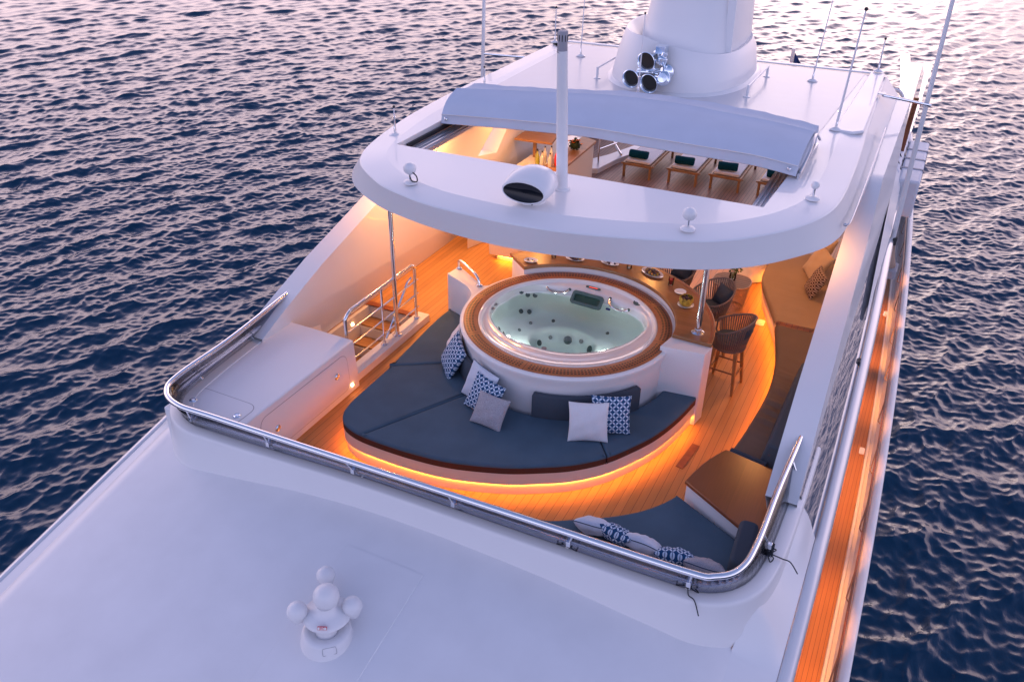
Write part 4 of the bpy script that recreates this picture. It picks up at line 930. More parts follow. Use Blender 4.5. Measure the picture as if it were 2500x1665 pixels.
m_ = MB(); m_.lathe([(.0001, .503), (.05, .503), (.06, .56), (.05, .62), (.048, .62), (.055, .56), (.045, .51)], (1.545, 3.44, 0), 18); mk('vase', m_, 'cglass', vs_)
m_ = MB(); leaves(m_, (1.56, 3.46, .74), .12, 120, .035, 1, .8)
for k in range(8): m_.tube([(1.545, 3.44, .52), (1.545+.07*math.cos(k), 3.44+.07*math.sin(k), .72)], .003, 4)
mk('foliage', m_, 'leafg', vs_)
dm = thing('round_planter', 'low white round planter beside the far end of the long sofa', 'planter', (1.62, 4.75, 0))
m_ = MB(); m_.lathe([(.27, 0), (.30, .02), (.30, .10), (.28, .13), (.27, .50), (.25, .50), (.25, .46), (.0001, .46)], (1.62, 4.75, 0), 36); mk('pot', m_, 'china', dm)
m_ = MB(); leaves(m_, (1.62, 4.75, .62), .22, 160, .06, 2); mk('foliage', m_, 'leafg', dm)

# ---- things on the counter
ZC = 1.187
def plate(x, y, a, b, rz, lab, food=None, z=ZC):
    t = thing('plate', lab, 'plate', (x, y, z), 'plates and dishes on the curved counter')
    m_ = MB(); m_.lathe([(.0001, .004), (.6, .004), (.62, 0), (.66, 0), (.9, .014), (1.0, .022), (1.0, .026), (.88, .019), (.62, .009), (.0001, .008)], (0, 0, 0), 32, a, b, Matrix.Translation((x, y, z)) @ Matrix.Rotation(rz, 4, 'Z')); mk('dish', m_, 'china', t)
    if food:
        kind, n, r = food; rnd = random.Random(int(x*100)); m_ = MB(); m2 = MB()
        for i in range(n):
            q = rnd.uniform(0, 2*PI); s = math.sqrt(rnd.uniform(0, 1))*.62; px, py = s*a*math.cos(q), s*b*math.sin(q); c, s2 = math.cos(rz), math.sin(rz)
            (m_ if i % 5 else m2).sphere((x+px*c-py*s2, y+px*s2+py*c, z+.012+r*.8+rnd.uniform(0, r*1.2)*(1-s)), r*rnd.uniform(.8, 1.1), 8)
        mk('fruit', m_, kind, t); mk('garnish', m2, 'melon' if kind != 'china' else 'darkfruit', t)
    return t
plate(-1.12, 1.17, .11, .085, R(20), 'small oval plate with tiny forks at the left end of the counter', ('darkfruit', 5, .012))
plate(-.55, 1.56, .15, .09, R(5), 'oval dish of dark berries just showing below the hardtop edge', ('darkfruit', 60, .014))
plate(-.02, 1.68, .15, .09, R(-5), 'oval dish of pale pastries in the middle of the counter', ('china', 20, .02))
plate(.67, 1.66, .20, .12, R(-28), 'big oval platter heaped with dark red fruit beside the red drink', ('darkfruit', 110, .019))
plate(1.22, 1.27, .085, .085, 0, 'small white side plate with a folded napkin behind the melon bowl')
plate(1.40, .93, .115, .115, 0, 'white saucer under the carved melon bowl')
mb = thing('melon_bowl', 'carved yellow melon bowl of fruit near the steel post', 'fruit bowl', (1.40, .93, ZC+.008))
m_ = MB(); mz = Matrix.Translation((1.40, .93, ZC+.008)); k = 20
prof = [(.035, .0), (.07, .015), (.094, .05), (.10, .085), (.095, .12), (.088, .12), (.09, .085), (.06, .05)]
lo = []
for r, z in prof: lo.append([mz @ Vector((r*(1+.03*math.cos(10*t))*math.cos(t), r*(1+.03*math.cos(10*t))*math.sin(t), z+(.018*abs(math.sin(5*t)) if z > .11 else 0))) for t in [2*PI*i/60 for i in range(60)]])
m_.loft(lo, True, True); mk('rind', m_, 'melon', mb)
m_ = MB(); rnd = random.Random(4)
for i in range(34): q = rnd.uniform(0, 6.28); s = rnd.uniform(0, .075); m_.sphere((1.40+s*math.cos(q), .93+s*math.sin(q), ZC+.10+rnd.uniform(0, .025)), .018, 8)
mk('fruit', m_, 'darkfruit', mb)
gl_ = thing('drink_glass', 'tumbler of bright red drink beside the fruit platter', 'glass', (1.02, 1.46, ZC))
m_ = MB(); m_.lathe([(.0001, 0), (.038, 0), (.044, .105), (.0425, .105), (.037, .012), (.0001, .012)], (1.02, 1.46, ZC), 22); mk('tumbler', m_, 'cglass', gl_)
m_ = MB(); m_.lathe([(.0001, .014), (.036, .014), (.0415, .085), (.0001, .085)], (1.02, 1.46, ZC), 20); mk('drink', m_, 'juice', gl_)
tl = thing('tealight', 'small glass tealight on the counter left of the fruit platter', 'candle', (.30, 1.66, ZC))
m_ = MB(); m_.lathe([(.0001, 0), (.035, 0), (.04, .05), (.037, .05), (.033, .006), (.0001, .006)], (.30, 1.66, ZC), 18); mk('holder', m_, 'cglass', tl)
m_ = MB(); m_.lathe([(.0001, .008), (.02, .008), (.02, .022), (.0001, .022)], (.30, 1.66, ZC), 14); mk('wax', m_, 'china', tl)
tl = thing('glass_cup', 'small clear glass cup near the left plates on the counter', 'glass', (-.87, 1.47, ZC))
m_ = MB(); m_.lathe([(.0001, 0), (.035, 0), (.042, .07), (.039, .07), (.033, .008), (.0001, .008)], (-.87, 1.47, ZC), 18); mk('tumbler', m_, 'cglass', tl)
# ================================================================== UNDER AND BEHIND THE HARDTOP
ab = thing('aft_bar', 'teak topped bar cabinet under the open sunroof, with bottles and flowers on it', 'bar', (-2.65, 6.4, 0))
m_ = MB(); m_.prism([(-3.35, 5.2), (-2.44, 5.2), (-2.50, 7.3), (-3.1, 7.6), (-3.35, 7.4)], 0, 1.06); mk('cabinet', m_, 'warmwall', ab, bevel=.01)
slab('bar_top', [(-2.80, 5.15), (-2.40, 5.15), (-2.47, 7.35), (-2.85, 7.5)], 1.062, 1.11, ab, 'lounger', .01)
m_ = MB(); m_.box(-3.34, -2.82, 5.2, 5.9, 1.062, 1.085); mk('service_shelf', m_, 'warmwall', ab)
def bottle(x, y, z, h, mat, lab):
    t = thing('bottle', lab, 'bottle', (x, y, z), 'bottles on the bar under the sunroof')
    m_ = MB(); m_.lathe([(.0001, 0), (.042, 0), (.044, .02), (.044, h*.55), (.03, h*.68), (.015, h*.78), (.014, h*.93)], (x, y, z), 14); mk('glass_body', m_, mat, t)
    m_ = MB(); m_.lathe([(.016, h*.92), (.017, h), (.0001, h)], (x, y, z), 10); mk('cap', m_, 'black' if mat != 'bred' else 'darkfruit', t)
for x, y, z, h, mt, lb in ((-2.98, 5.42, 1.087, .30, 'bgreen', 'green glass bottle at the left of the bottle group'), (-2.90, 5.60, 1.087, .34, 'bglass', 'tall clear bottle at the back of the bottle group'), (-2.86, 5.38, 1.087, .31, 'bglass', 'clear bottle in the middle of the bottle group'),
                           (-2.74, 5.55, 1.112, .36, 'bglass', 'tallest clear bottle next to the red one'), (-2.68, 5.36, 1.112, .28, 'bglass', 'short amber tinted bottle in front of the red one'), (-2.60, 5.50, 1.112, .33, 'bred', 'bright red bottle rightmost of the bottle group'), (-3.05, 5.56, 1.087, .27, 'bgreen', 'small green bottle behind the others')):
    bottle(x, y, z, h, mt, lb)
fl_ = thing('flower_bowl', 'bowl of bright orange flowers at the far end of the bar', 'flowers', (-2.66, 6.60, 1.11))
m_ = MB(); m_.sphere((-2.66, 6.60, 1.20), .11, 14, (1, 1, .7)); leaves(m_, (-2.66, 6.60, 1.22), .14, 80, .05, 3); mk('foliage', m_, 'leaf', fl_)
m_ = MB(); rnd = random.Random(9)
for i in range(24):
    a_ = rnd.uniform(0, 6.28); r = rnd.uniform(.02, .15); c = Vector((-2.66+r*math.cos(a_), 6.60+r*math.sin(a_), 1.31-r*.35+rnd.uniform(-.02, .02)))
    for k in range(9):
        b_ = k*2*PI/9; u = Vector((math.cos(b_), math.sin(b_), .25)); v = Vector((-math.sin(b_), math.cos(b_), 0)); m_.add([c, c+u*.022+v*.009, c+u*.042, c+u*.022-v*.009], [(0, 1, 2, 3)])
mk('petals', m_, 'orange', fl_)
hs = thing('high_table', 'narrow varnished teak shelf table against the cream wall under the sunroof', 'table', (-3.2, 6.0, 0))
slab('table_top', [(-3.62, 5.66), (-2.82, 5.74), (-2.95, 6.40), (-3.64, 6.20)], 1.42, 1.46, hs, 'lounger', .008)
m_ = MB(); m_.box(-3.26, -3.20, 5.8, 5.86, 1.0, 1.42); mk('support', m_, 'lounger', hs)
dv = thing('cream_partition', 'sloping cream partition under the hardtop, glowing in the warm light', 'partition', (-3.2, 4.5, 0))
m_ = MB(); m_.prism([(-3.42, 3.3), (-3.05, 4.55), (-3.05, 5.15), (-3.42, 5.15)], 0, 1.30); m_.v = [(x, y, z if z < .5 else (1.45 if y < 4 else 1.02)) for x, y, z in m_.v]; mk('panel', m_, 'warmwall', dv, bevel=.01)
cb = thing('bar_cabinet', 'low white cabinet with an orange light strip under it behind the tub steps', 'cabinet', (-2.3, 3.5, 0))
m_ = MB(); m_.prism([(-2.86, 3.12), (-1.2, 3.22), (-1.2, 3.9), (-2.78, 3.9)], .10, .95); m_.v = [(x-.0, y-(.10 if (z > .5 and y < 3.5) else 0), z) for x, y, z in m_.v]; mk('body', m_, 'warmwall', cb, bevel=.01)
m_ = MB(); m_.prism([(-2.74, 3.2), (-1.3, 3.28), (-1.3, 3.8), (-2.74, 3.8)], 0, .10); mk('kick_plate', m_, 'warmwall', cb)
m_ = MB(); m_.box(-2.70, -1.4, 3.165, 3.185, .085, .097); mk('led_strip', m_, 'led', cb)
pl = thing('stern_rail', 'white kerb with a steel corner rail at the edge of the aft deck', 'railing', (-2.8, 9.0, 0))
m_ = MB(); m_.loft([[(x, y, 0) for x, y in ((-3.1, 8.2), (-2.75, 8.35), (-2.60, 9.2), (-2.2, 10.4), (-2.5, 10.6), (-2.9, 9.4), (-3.3, 8.6))], [(x, y, .12) for x, y in ((-3.1, 8.2), (-2.75, 8.35), (-2.60, 9.2), (-2.2, 10.4), (-2.5, 10.6), (-2.9, 9.4), (-3.3, 8.6))]], True, False, True); mk('kerb', m_, 'white', pl, bevel=.01)
m_ = MB(); m_.tube([(-2.85, 8.6, .12), (-2.85, 8.6, 1.0)], .022, 10); m_.tube([(-2.85, 8.6, .95), (-2.6, 9.6, .95)], .016, 8); m_.tube([(-2.85, 8.6, .5), (-2.45, 9.9, .5)], .012, 8); m_.tube([(-2.6, 9.5, .12), (-3.2, 9.4, 1.0)], .03, 8); mk('rail', m_, 'steel', pl)
# ---- loungers and towels
def make_lounger(label):
    t = thing('sun_lounger', label, 'sun lounger', (0, 0, 0), 'teak sun loungers on the aft deck')
    m_ = MB(); m_.box(-.35, -.30, 0, 1.95, .27, .33); m_.box(.30, .35, 0, 1.95, .27, .33); m_.box(-.30, .30, .0, .05, .27, .325); m_.box(-.30, .30, 1.90, 1.95, .27, .325); m_.box(-.39, -.35, .02, .07, .285, .315); m_.box(.35, .39, .02, .07, .285, .315)
    mk('frame', m_, 'lounger', t, bevel=.006)
    m_ = MB()
    for k in range(14): m_.box(-.298, .298, .10+.13*k, .18+.13*k, .285, .305)
    mk('slats', m_, 'lounger', t)
    for x, y in ((-.31, .03), (.31, .03), (-.31, 1.80), (.31, 1.80)):
        m_ = MB(); m_.box(x-.025, x+.025, y-.03, y+.03, 0, .27); mk('leg', m_, 'lounger', t, bevel=.004)
    m_ = MB(); m_.prism(rrect(-.29, .29, .06, 1.9, .04), .328, .395); mk('cushion', m_, 'linenw', t, bevel=.02)
    return t
def towel(x, y, z, label, seed):
    m_ = MB(); n = 90; sp = [(.018+.012*k/18*1.0, k*2*PI/18) for k in range(n)]; prof = []
    rnd = random.Random(seed); loops = []
    for xs_ in np.linspace(-.21, .21, 9):
        lp = [(xs_, (.095+.004*math.sin(5*a+xs_*20+seed))*math.cos(a), .095+(.09+.004*math.sin(4*a-xs_*13))*math.sin(a)) for a in [2*PI*k/28 for k in range(28)]]
        e = 1 if abs(xs_) < .2 else .93; loops.append([(p[0], p[1]*e, .095+(p[2]-.095)*e) for p in lp])
    m_.loft(loops, True)
    for s in (-1, 1):   # rolled ends
        sp = [Vector((s*(.205+.004*(k % 2)), (.088-.0018*k)*math.cos(k*.42), .095+(.085-.0018*k)*math.sin(k*.42))) for k in range(44)]; m_.tube(sp, .011, 6)
        m_.add([(s*.20, .085*math.cos(2*PI*k/20), .095+.082*math.sin(2*PI*k/20)) for k in range(20)], [tuple(range(20))[::s]])
    Mx = Matrix.Translation((x, y, z)) @ Matrix.Rotation(R(2+seed*3), 4, 'Z'); m_.v = [tuple(Mx @ Vector(v)) for v in m_.v]
    tag(mk('rolled_towel', m_, 'towel', origin=(x, y, z)), label, 'towel', 'rolled teal towels on the loungers')
lbl = ['leftmost teak sun lounger with a white cushion', 'second teak sun lounger from the left', 'third teak sun lounger from the left', 'rightmost teak sun lounger, cut off by the sunroof edge']
l0 = make_lounger(lbl[0]+' on the aft deck'); l0.location = (-1.87, 8.50, 0)
for x, y, lb in ((-.83, 8.62, lbl[1]), (.11, 8.72, lbl[2]), (1.16, 8.78, lbl[3])): dup(l0, (x, y, 0), 0, lb+' on the aft deck')
for i, (x, y) in enumerate(((-1.92, 8.72), (-.87, 8.83), (.09, 8.94), (1.16, 9.0))): towel(x, y, .397, 'dark teal rolled towel on the '+['leftmost', 'second', 'third', 'rightmost'][i]+' sun lounger', i)

# ================================================================== SUNROOF COVER (folded canvas)
aw = thing('sunroof_cover', 'folded blue grey canvas sunroof cover bunched across the hardtop', 'canopy', (-.2, 2.3, 3.05))
XS = [-2.80, -1.9, -1.1, -.43, .4, 1.2, 1.9, 2.46]
lipy = [1.40, 1.45, 1.50, 1.52, 1.51, 1.51, 1.53, 1.50]; lipz = [3.02, 3.08, 3.12, 3.15, 3.15, 3.15, 3.14, 3.10]
ty = [1.85, 2.08, 2.28, 2.42, 2.50, 2.50, 2.50, 2.50]; tz = [3.43, 3.46, 3.49, 3.51, 3.51, 3.48, 3.45, 3.40]
by = [2.45, 2.65, 2.90, 3.15, 3.20, 3.20, 3.10, 2.95]
xq = np.linspace(XS[0], XS[-1], 60); q_ = lambda a, x: float(np.interp(x, XS, a))
from math import sin as _s
def sm(a): # smooth interpolation through the stations
    P = catmull([(x, v, 0) for x, v in zip(XS, a)], 10); return lambda x: float(np.interp(x, [p.x for p in P], [p.y for p in P]))
LY, LZ, TY, TZ, BY = sm(lipy), sm(lipz), sm(ty), sm(tz), sm(by)
rowsA = []
for x in xq:
    ly, lz, t1, t2, b1 = LY(x), LZ(x), TY(x), TZ(x), BY(x); wv = .006*_s(9*x)+.004*_s(23*x+1)
    r_ = [(ly+.5, lz-.01), (ly+.02, lz-.012), (ly, lz), (ly+.01, lz+.06), (ly+.025, lz+.125), (ly+.012, lz+.133), (ly+.03, lz+.142)]
    for k in range(1, 8): t = k/8; r_.append((ly+.03+(t1-ly-.03)*t-.05*_s(PI*t)+wv*_s(PI*t), lz+.142+(t2-lz-.142)*t+.035*_s(PI*t)))
    r_ += [(t1, t2), (t1+.04, t2+.012), (t1+.05, t2-.006), (t1+.07, t2+.002)]
    for k in range(1, 6): t = k/5; r_.append((t1+.07+(b1-t1-.07)*t, t2-(t2-3.36)*t*.6-.03*_s(PI*t)+wv))
    r_ += [(b1+.10, 3.28), (b1+.16, 3.05)]
    rowsA.append([(x, a, b) for a, b in r_])
m_ = MB(); m_.loft(rowsA, False); m_.add(rowsA[0], [tuple(range(len(rowsA[0])))]); m_.add(rowsA[-1], [tuple(range(len(rowsA[-1])))[::-1]])
mk('canvas', m_, 'awning', aw, angle=45)
m_ = MB(); m_.tube([(x, LY(x)+.006, LZ(x)+.136) for x in xq], .007, 6); mk('seam_tape', m_, 'linenw', aw)
for x in (-2.72, 2.36):
    m_ = MB(); m_.lathe([(.0001, .014), (.02, .012), (.03, 0)], (x, LY(x)-.002, LZ(x)+.07), 12, mat=Matrix.Rotation(PI/2, 4, 'X')); mk('fastener', m_, 'steel', aw)
m_ = MB(); m_.box(2.47, 2.50, 1.55, 3.0, 3.05, 3.12); m_.tube(catmull([(2.49, 1.6, 3.12), (2.52, 2.0, 3.3), (2.50, 2.5, 3.38), (2.52, 2.9, 3.2)], 5), .018, 8); mk('folding_arm', m_, 'aluminium', aw)

# ================================================================== MAST, HORNS AND ROOF GEAR
mast = thing('mast', 'tall white streamlined mast with a flared skirt rising out of the picture', 'mast', (-.45, 6.4, 3.06))
def sel(cx, cyy, a, b, z, e=2.4, n=72): return [(cx+a*math.copysign(abs(math.cos(t))**(2/e), math.cos(t)), cyy+b*math.copysign(abs(math.sin(t))**(2/e), math.sin(t)), z(t) if callable(z) else z) for t in [2*PI*k/n for k in range(n)]]
m_ = MB(); zt = lambda d: (lambda t: 3.90+d-.26*max(0, math.cos(t+.3))-.10*max(0, math.sin(t)))
m_.loft([sel(-.45, 6.35, 1.30, 1.86, 3.055), sel(-.45, 6.35, 1.28, 1.84, 3.085), sel(-.45, 6.35, 1.22, 1.78, 3.10), sel(-.45, 6.37, 1.15, 1.72, 3.5), sel(-.44, 6.40, 1.06, 1.62, zt(-.03)), sel(-.44, 6.40, 1.04, 1.60, zt(0)), sel(-.44, 6.42, 1.0, 1.56, zt(-.02)), sel(-.43, 6.5, .80, 1.3, 3.6)], True)
mk('skirt', m_, 'white', mast, angle=60)
m_ = MB(); m_.loft([sel(-.36, 6.55, .88, 1.35, 3.55, 3.2), sel(-.35, 6.70, .80, 1.25, 4.4, 3.2), sel(-.34, 7.0, .70, 1.1, 5.5, 3.2), sel(-.33, 7.4, .58, .95, 7.0, 3.2), sel(-.33, 7.45, .40, .7, 7.05, 3.0)], True, False, True)
mk('tower', m_, 'white', mast, angle=60)
m_ = MB(); m_.box(.36, .50, 5.62, 5.64, 3.6, 4.9); m_.v = [(x-.06*(z > 4), y+.12*(z > 4), z) for x, y, z in m_.v]; mk('seam_strip', m_, 'white', mast)
def roofrail(x0, y0, x1, y1, lab):
    t = thing('roof_rail', lab, 'handrail', (x0, (y0+y1)/2, 3.06), 'pair of white handrails beside the mast')
    m_ = MB(); m_.tube([(x0, y0, 3.24), (x1, y1, 3.24)], .02, 10); m_.tube([(x0, y0, 3.06), (x0, y0, 3.255)], .022, 10); m_.tube([(x1, y1, 3.06), (x1, y1, 3.255)], .022, 10); mk('bar', m_, 'whitem', t)
    for x, y in ((x0, y0), (x1, y1)):
        m_ = MB(); m_.lathe([(.06, 3.056), (.06, 3.066), (.024, 3.072)], (x, y, 0), 16); mk('foot', m_, 'whitem', t)
roofrail(-1.68, 5.0, -1.68, 6.3, 'white roof handrail on the left of the mast'); roofrail(.98, 5.14, .98, 6.7, 'white roof handrail on the right of the mast')
# horns
hn = thing('horn_cluster', 'cluster of shiny chrome air horns on the front of the mast', 'horns', (-.55, 4.6, 3.4))
def horn(x, y, z, r, l, rz=0., rx=0.):
    Mx = Matrix.Translation((x, y, z)) @ Matrix.Rotation(rz, 4, 'Z') @ Matrix.Rotation(PI/2+rx, 4, 'X')
    m_ = MB(); m_.lathe([(r*.98, 0), (r*1.04, .006), (r*1.0, .018), (r*.82, .07), (r*.52, l*.35), (r*.34, l*.7), (r*.30, l), (r*.45, l+.01), (r*.45, l+.07), (.0001, l+.08)][::-1], (0, 0, 0), 28, 1, 1, Mx @ Matrix.Scale(-1, 4, (0, 0, 1)), caps=False); h_ = mk('trumpet', m_, 'chrome', hn)
    m_ = MB(); m_.lathe([(r*.985, .0), (r*.90, .015), (r*.80, .06), (r*.72, .09)], (0, 0, 0), 28, 1, 1, Mx @ Matrix.Scale(-1, 4, (0, 0, 1)), caps=False); mk('bell', m_, 'chrome', h_)
    m_ = MB(); m_.lathe([(r*.78, .065), (r*.62, .10), (r*.4, l*.4), (.0001, l*.6)], (0, 0, 0), 24, 1, 1, Mx @ Matrix.Scale(-1, 4, (0, 0, 1))); mk('throat', m_, 'hornin', h_)
for x, z, r, l in ((-.58, 3.62, .155, .42), (-.82, 3.31, .150, .36), (-.50, 3.27, .158, .40)): horn(x, 4.28, z, r, l, R(-6), R(6))
m_ = MB()
m_.sphere((-.30, 4.62, 3.42), .13, 16, (1, .8, 1)); m_.lathe([(.10, 0), (.12, .02), (.12, .10), (.08, .12), (.08, .16), (.0001, .17)], (-.28, 4.45, 3.34), 18, mat=Matrix.Rotation(R(70), 4, 'X'))
m_.box(-.50, -.34, 4.5, 4.72, 3.72, 3.84); m_.lathe([(.07, 0), (.09, .03), (.09, .12), (.05, .14), (.05, .2)], (-.40, 4.52, 3.56), 16, mat=Matrix.Rotation(R(20), 4, 'Y')); m_.tube([(-.36, 4.55, 3.7), (-.34, 4.58, 3.45), (-.55, 4.55, 3.4), (-.8, 4.55, 3.38)], .03, 10); m_.box(-.75, -.35, 4.6, 4.72, 3.36, 3.46); m_.tube([(-.55, 4.66, 3.06), (-.55, 4.66, 3.6)], .035, 10)
mk('compressor', m_, 'chrome', hn, bevel=.004)

def antenna(x, y, z, top, r, lab, base='white', tip='black', lean=(0, 0), sleeve=.14):
    t = thing('antenna', lab, 'antenna', (x, y, z), 'whip antennas on the hardtop')
    m_ = MB(); m_.lathe([(.085, 0), (.088, .012), (.06, .022), (.045, .035), (.03, .04)], (x, y, z), 22); mk('base_plate', m_, base, t)
    m_ = MB(); m_.lathe([(.018, .03), (.02, .10), (.014, .12), (.014, .12+sleeve), (r*1.5, .14+sleeve)], (x, y, z), 12); mk('ferrule', m_, 'steel', t)
    m_ = MB(); m_.tube([(x+lean[0]*k, y+lean[1]*k, z+.12+(top-z-.12)*k) for k in (0, .5, 1)], r, 8, r1=r*.6); mk('whip', m_, 'whitem', t)
    m_ = MB(); m_.sphere((x+lean[0], y+lean[1], top), r*1.5, 10); mk('tip', m_, tip, t)
for a in ((-3.08, .56, 3.02, 3.44, .014, 'short whip antenna on the left front corner of the hardtop', (0, 0)), (-2.57, 6.39, 3.06, 4.75, .011, 'thin tall whip antenna between the white pole and the mast', (.02, 0)), (-3.52, 7.29, 3.05, 3.74, .015, 'stubby antenna at the far left corner of the hardtop', (0, 0)),
          (2.60, 3.99, 3.06, 4.80, .019, 'long white whip antenna on the right side of the hardtop', (.06, .0)), (2.76, 8.05, 3.09, 3.68, .016, 'short antenna at the far right corner of the hardtop', (.0, 0)), (1.78, 6.8, 3.06, 4.85, .012, 'very thin tall whip antenna right of the mast', (.10, 0)), (-.34, 3.27, 3.35, 4.56, .012, 'thin whip antenna rising from the canvas cover in front of the horns', (0, 0)), (-3.22, 3.6, 3.03, 3.35, .012, 'small spike antenna behind the left end of the canvas cover', (0, 0))):
    antenna(a[0], a[1], a[2], a[3], a[4], a[5], lean=a[6])
def globe(x, y, r, h, lab, cable=False):
    t = thing('satellite_globe', lab, 'antenna dome', (x, y, 3.05), 'small white antenna domes on the hardtop')
    m_ = MB(); m_.lathe([(.085, 0), (.085, .018), (.07, .03), (.04, .038), (.0001, .038)], (x, y, 3.05), 24); mk('base_plate', m_, 'white', t)
    m_ = MB(); m_.tube([(x, y, 3.08), (x, y, 3.05+h-r*.6)], .016, 10); mk('stem', m_, 'steel', t)
    m_ = MB(); m_.sphere((x, y, 3.05+h), r, 24, (1, 1, .95)); mk('dome', m_, 'white', t)
    if cable:
        m_ = MB(); m_.tube(catmull([(x+.05, y-.03, 3.05+h-r*.3), (x+.12, y-.04, 3.17), (x+.13, y-.05, 3.11), (x+.06, y-.05, 3.10), (x+.01, y-.02, 3.14)], 6), .008, 8); mk('cable', m_, 'black', t)
globe(-1.83, -1.02, .082, .19, 'white antenna dome with a looped black cable on the left of the hardtop', True)
globe(1.68, -.73, .082, .19, 'white antenna dome at the right front edge of the hardtop'); globe(2.78, .93, .052, .18, 'smallest white antenna dome, on the right shoulder of the hardtop')
# camera pod and pole
pod = thing('thermal_camera', 'white egg shaped pod with a black visor on the front of the hardtop', 'camera', (-.24, -.75, 3.05))
def ell(y, a, b, z, n=40, cx=-.24): return [(cx+a*math.cos(t), y+.16*(b*math.sin(t)), z+b*math.sin(t)) for t in [2*PI*k/n for k in range(n)]]
m_ = MB(); m_.loft([ell(-1.06, .262, .112, 3.235), ell(-1.065, .275, .125, 3.238), ell(-1.04, .290, .145, 3.245), ell(-.95, .305, .175, 3.26), ell(-.82, .305, .195, 3.275), ell(-.68, .28, .185, 3.27), ell(-.55, .22, .15, 3.25), ell(-.47, .13, .09, 3.23), ell(-.44, .01, .01, 3.22)], True); mk('shell', m_, 'white', pod, angle=70)
m_ = MB(); lp = ell(-1.062, .262, .112, 3.235); m_.loft([lp, ell(-1.045, .20, .085, 3.228), ell(-1.035, .10, .04, 3.222), ell(-1.03, .002, .001, 3.22)], True); mk('visor', m_, plain('visor_glass', (.002, .003, .008), .03, spec=.35), pod, angle=80)
m_ = MB(); m_.lathe([(.17, 3.05), (.17, 3.07), (.13, 3.09), (.12, 3.15)], (-.24, -.80, 0), 28); mk('base', m_, 'white', pod)
m_ = MB(); m_.sphere((-.30, -.975, 3.075), .014, 8); m_.sphere((-.16, -.97, 3.075), .014, 8); mk('bolts', m_, 'black', pod)
pole = thing('signal_pole', 'thick white signal pole with a grey lantern cap standing behind the camera pod', 'pole', (-.07, -.28, 3.05))
m_ = MB(); m_.tube([(-.07, -.28, 3.05), (-.155, -.28, 4.72)], .074, 24, r1=.064); mk('shaft', m_, 'white', pole)
m_ = MB(); m_.lathe([(.064, 4.70), (.062, 4.74), (.060, 4.78), (.060, 4.93), (.055, 4.94), (.0001, 4.945)], (-.157, -.28, 0), 24); mk('lantern', m_, 'seamgrey', pole)
m_ = MB()
for k in range(10): a_ = 2*PI*k/10; m_.box(-.157+.058*math.cos(a_)-.005, -.157+.058*math.cos(a_)+.005, -.28+.058*math.sin(a_)-.005, -.28+.058*math.sin(a_)+.005, 4.83, 4.90)
mk('vents', m_, 'black', pole)
m_ = MB(); m_.lathe([(.10, 3.05), (.10, 3.065), (.078, 3.08)], (-.07, -.28, 0), 24); mk('foot', m_, 'white', pole)
# tall poles outside the hull with stay rods
wp = thing('outrigger_pole', 'long thin grey pole leaning outward along the right side deck', 'pole', (3.80, 7.1, -.25))
m_ = MB(); m_.tube([(3.775, 7.1, .05), (3.69, 6.95, 5.6)], .05, 12, r1=.032); mk('shaft', m_, 'whitem', wp)
m_ = MB(); m_.lathe([(.15, -.28), (.15, -.24), (.10, -.10), (.055, .10), (.05, .2)], (3.80, 7.1, 0), 20); mk('cone_base', m_, 'wire', wp)
m_ = MB(); m_.lathe([(.06, .16), (.06, .30), (.05, .32)], (3.795, 7.1, 0), 14); mk('collar', m_, 'black', wp)
m_ = MB(); m_.prism(rrect(3.50, 4.0, 6.85, 7.35, .1), -.45, -.28); mk('platform', m_, 'seamgrey', wp, bevel=.01)
m_ = MB(); m_.tube([(3.02, 6.56, 3.03), (3.80, 7.0, 2.86)], .026, 10); mk('stay_rod', m_, 'steel', wp)
m_ = MB(); m_.box(2.84, 3.06, 6.50, 6.62, 3.05, 3.07); mk('stay_plate', m_, 'white', wp)
wp = thing('outrigger_pole', 'pale vertical pole rising beyond the left edge of the hardtop', 'pole', (-4.9, 6.6, 0))
m_ = MB(); m_.tube([(-4.9, 6.6, -3), (-4.853, 6.6, 2.22), (-4.81, 6.6, 4.4)], .045, 12, r1=.034); mk('shaft', m_, 'whitem', wp)
m_ = MB(); m_.tube([(-4.84, 6.6, 2.80), (-3.6, 6.6, 2.85)], .024, 10); mk('stay_rod', m_, 'steel', wp)
# grab rail on the hardtop's right edge
m_ = MB(); m_.tube(catmull([(3.22, .98, 2.78), (3.27, 1.1, 2.80), (3.27, 2.2, 2.82), (3.26, 3.6, 2.84), (3.24, 5.2, 2.86)], 6), .010, 8); m_.sphere((3.22, .98, 2.78), .024, 12)
tag(mk('hardtop_rail', m_, 'aluminium', origin=(3.22, 1.5, 2.8)), 'slim steel grab rail on the right outer edge of the hardtop', 'handrail')
# gear stowed along the right side, aft
gb = thing('covered_box', 'stack of white covered boxes strapped to the rail on the right side deck', 'box', (3.5, 10.6, -.2))
m_ = MB(); m_.box(3.56, 4.0, 9.6, 12.6, -.2, .62); mk('cover', m_, 'cover', gb, bevel=.05)
m_ = MB(); m_.box(3.22, 3.54, 9.7, 12.8, -.2, .80); mk('cover', m_, 'cover', gb, bevel=.08)
m_ = MB()
for y in (10.4, 11.1, 11.8): m_.box(3.545, 4.01, y, y+.06, .60, .635); m_.box(3.995, 4.01, y, y+.06, -.2, .6)
mk('strap', m_, 'seamgrey', gb)
m_ = MB()
for k in range(5): m_.tube(catmull([(3.56, 10.0+.5*k, .70), (3.42, 10.2+.5*k, .86), (3.30, 10.1+.55*k, .82), (3.22, 10.4+.5*k, .6)], 4), .012, 6)
mk('lashing', m_, 'rope', gb)
ar = thing('davit_arch', 'white painted arch with a grey curved panel beyond the covered boxes', 'davit', (3.1, 11, .4))
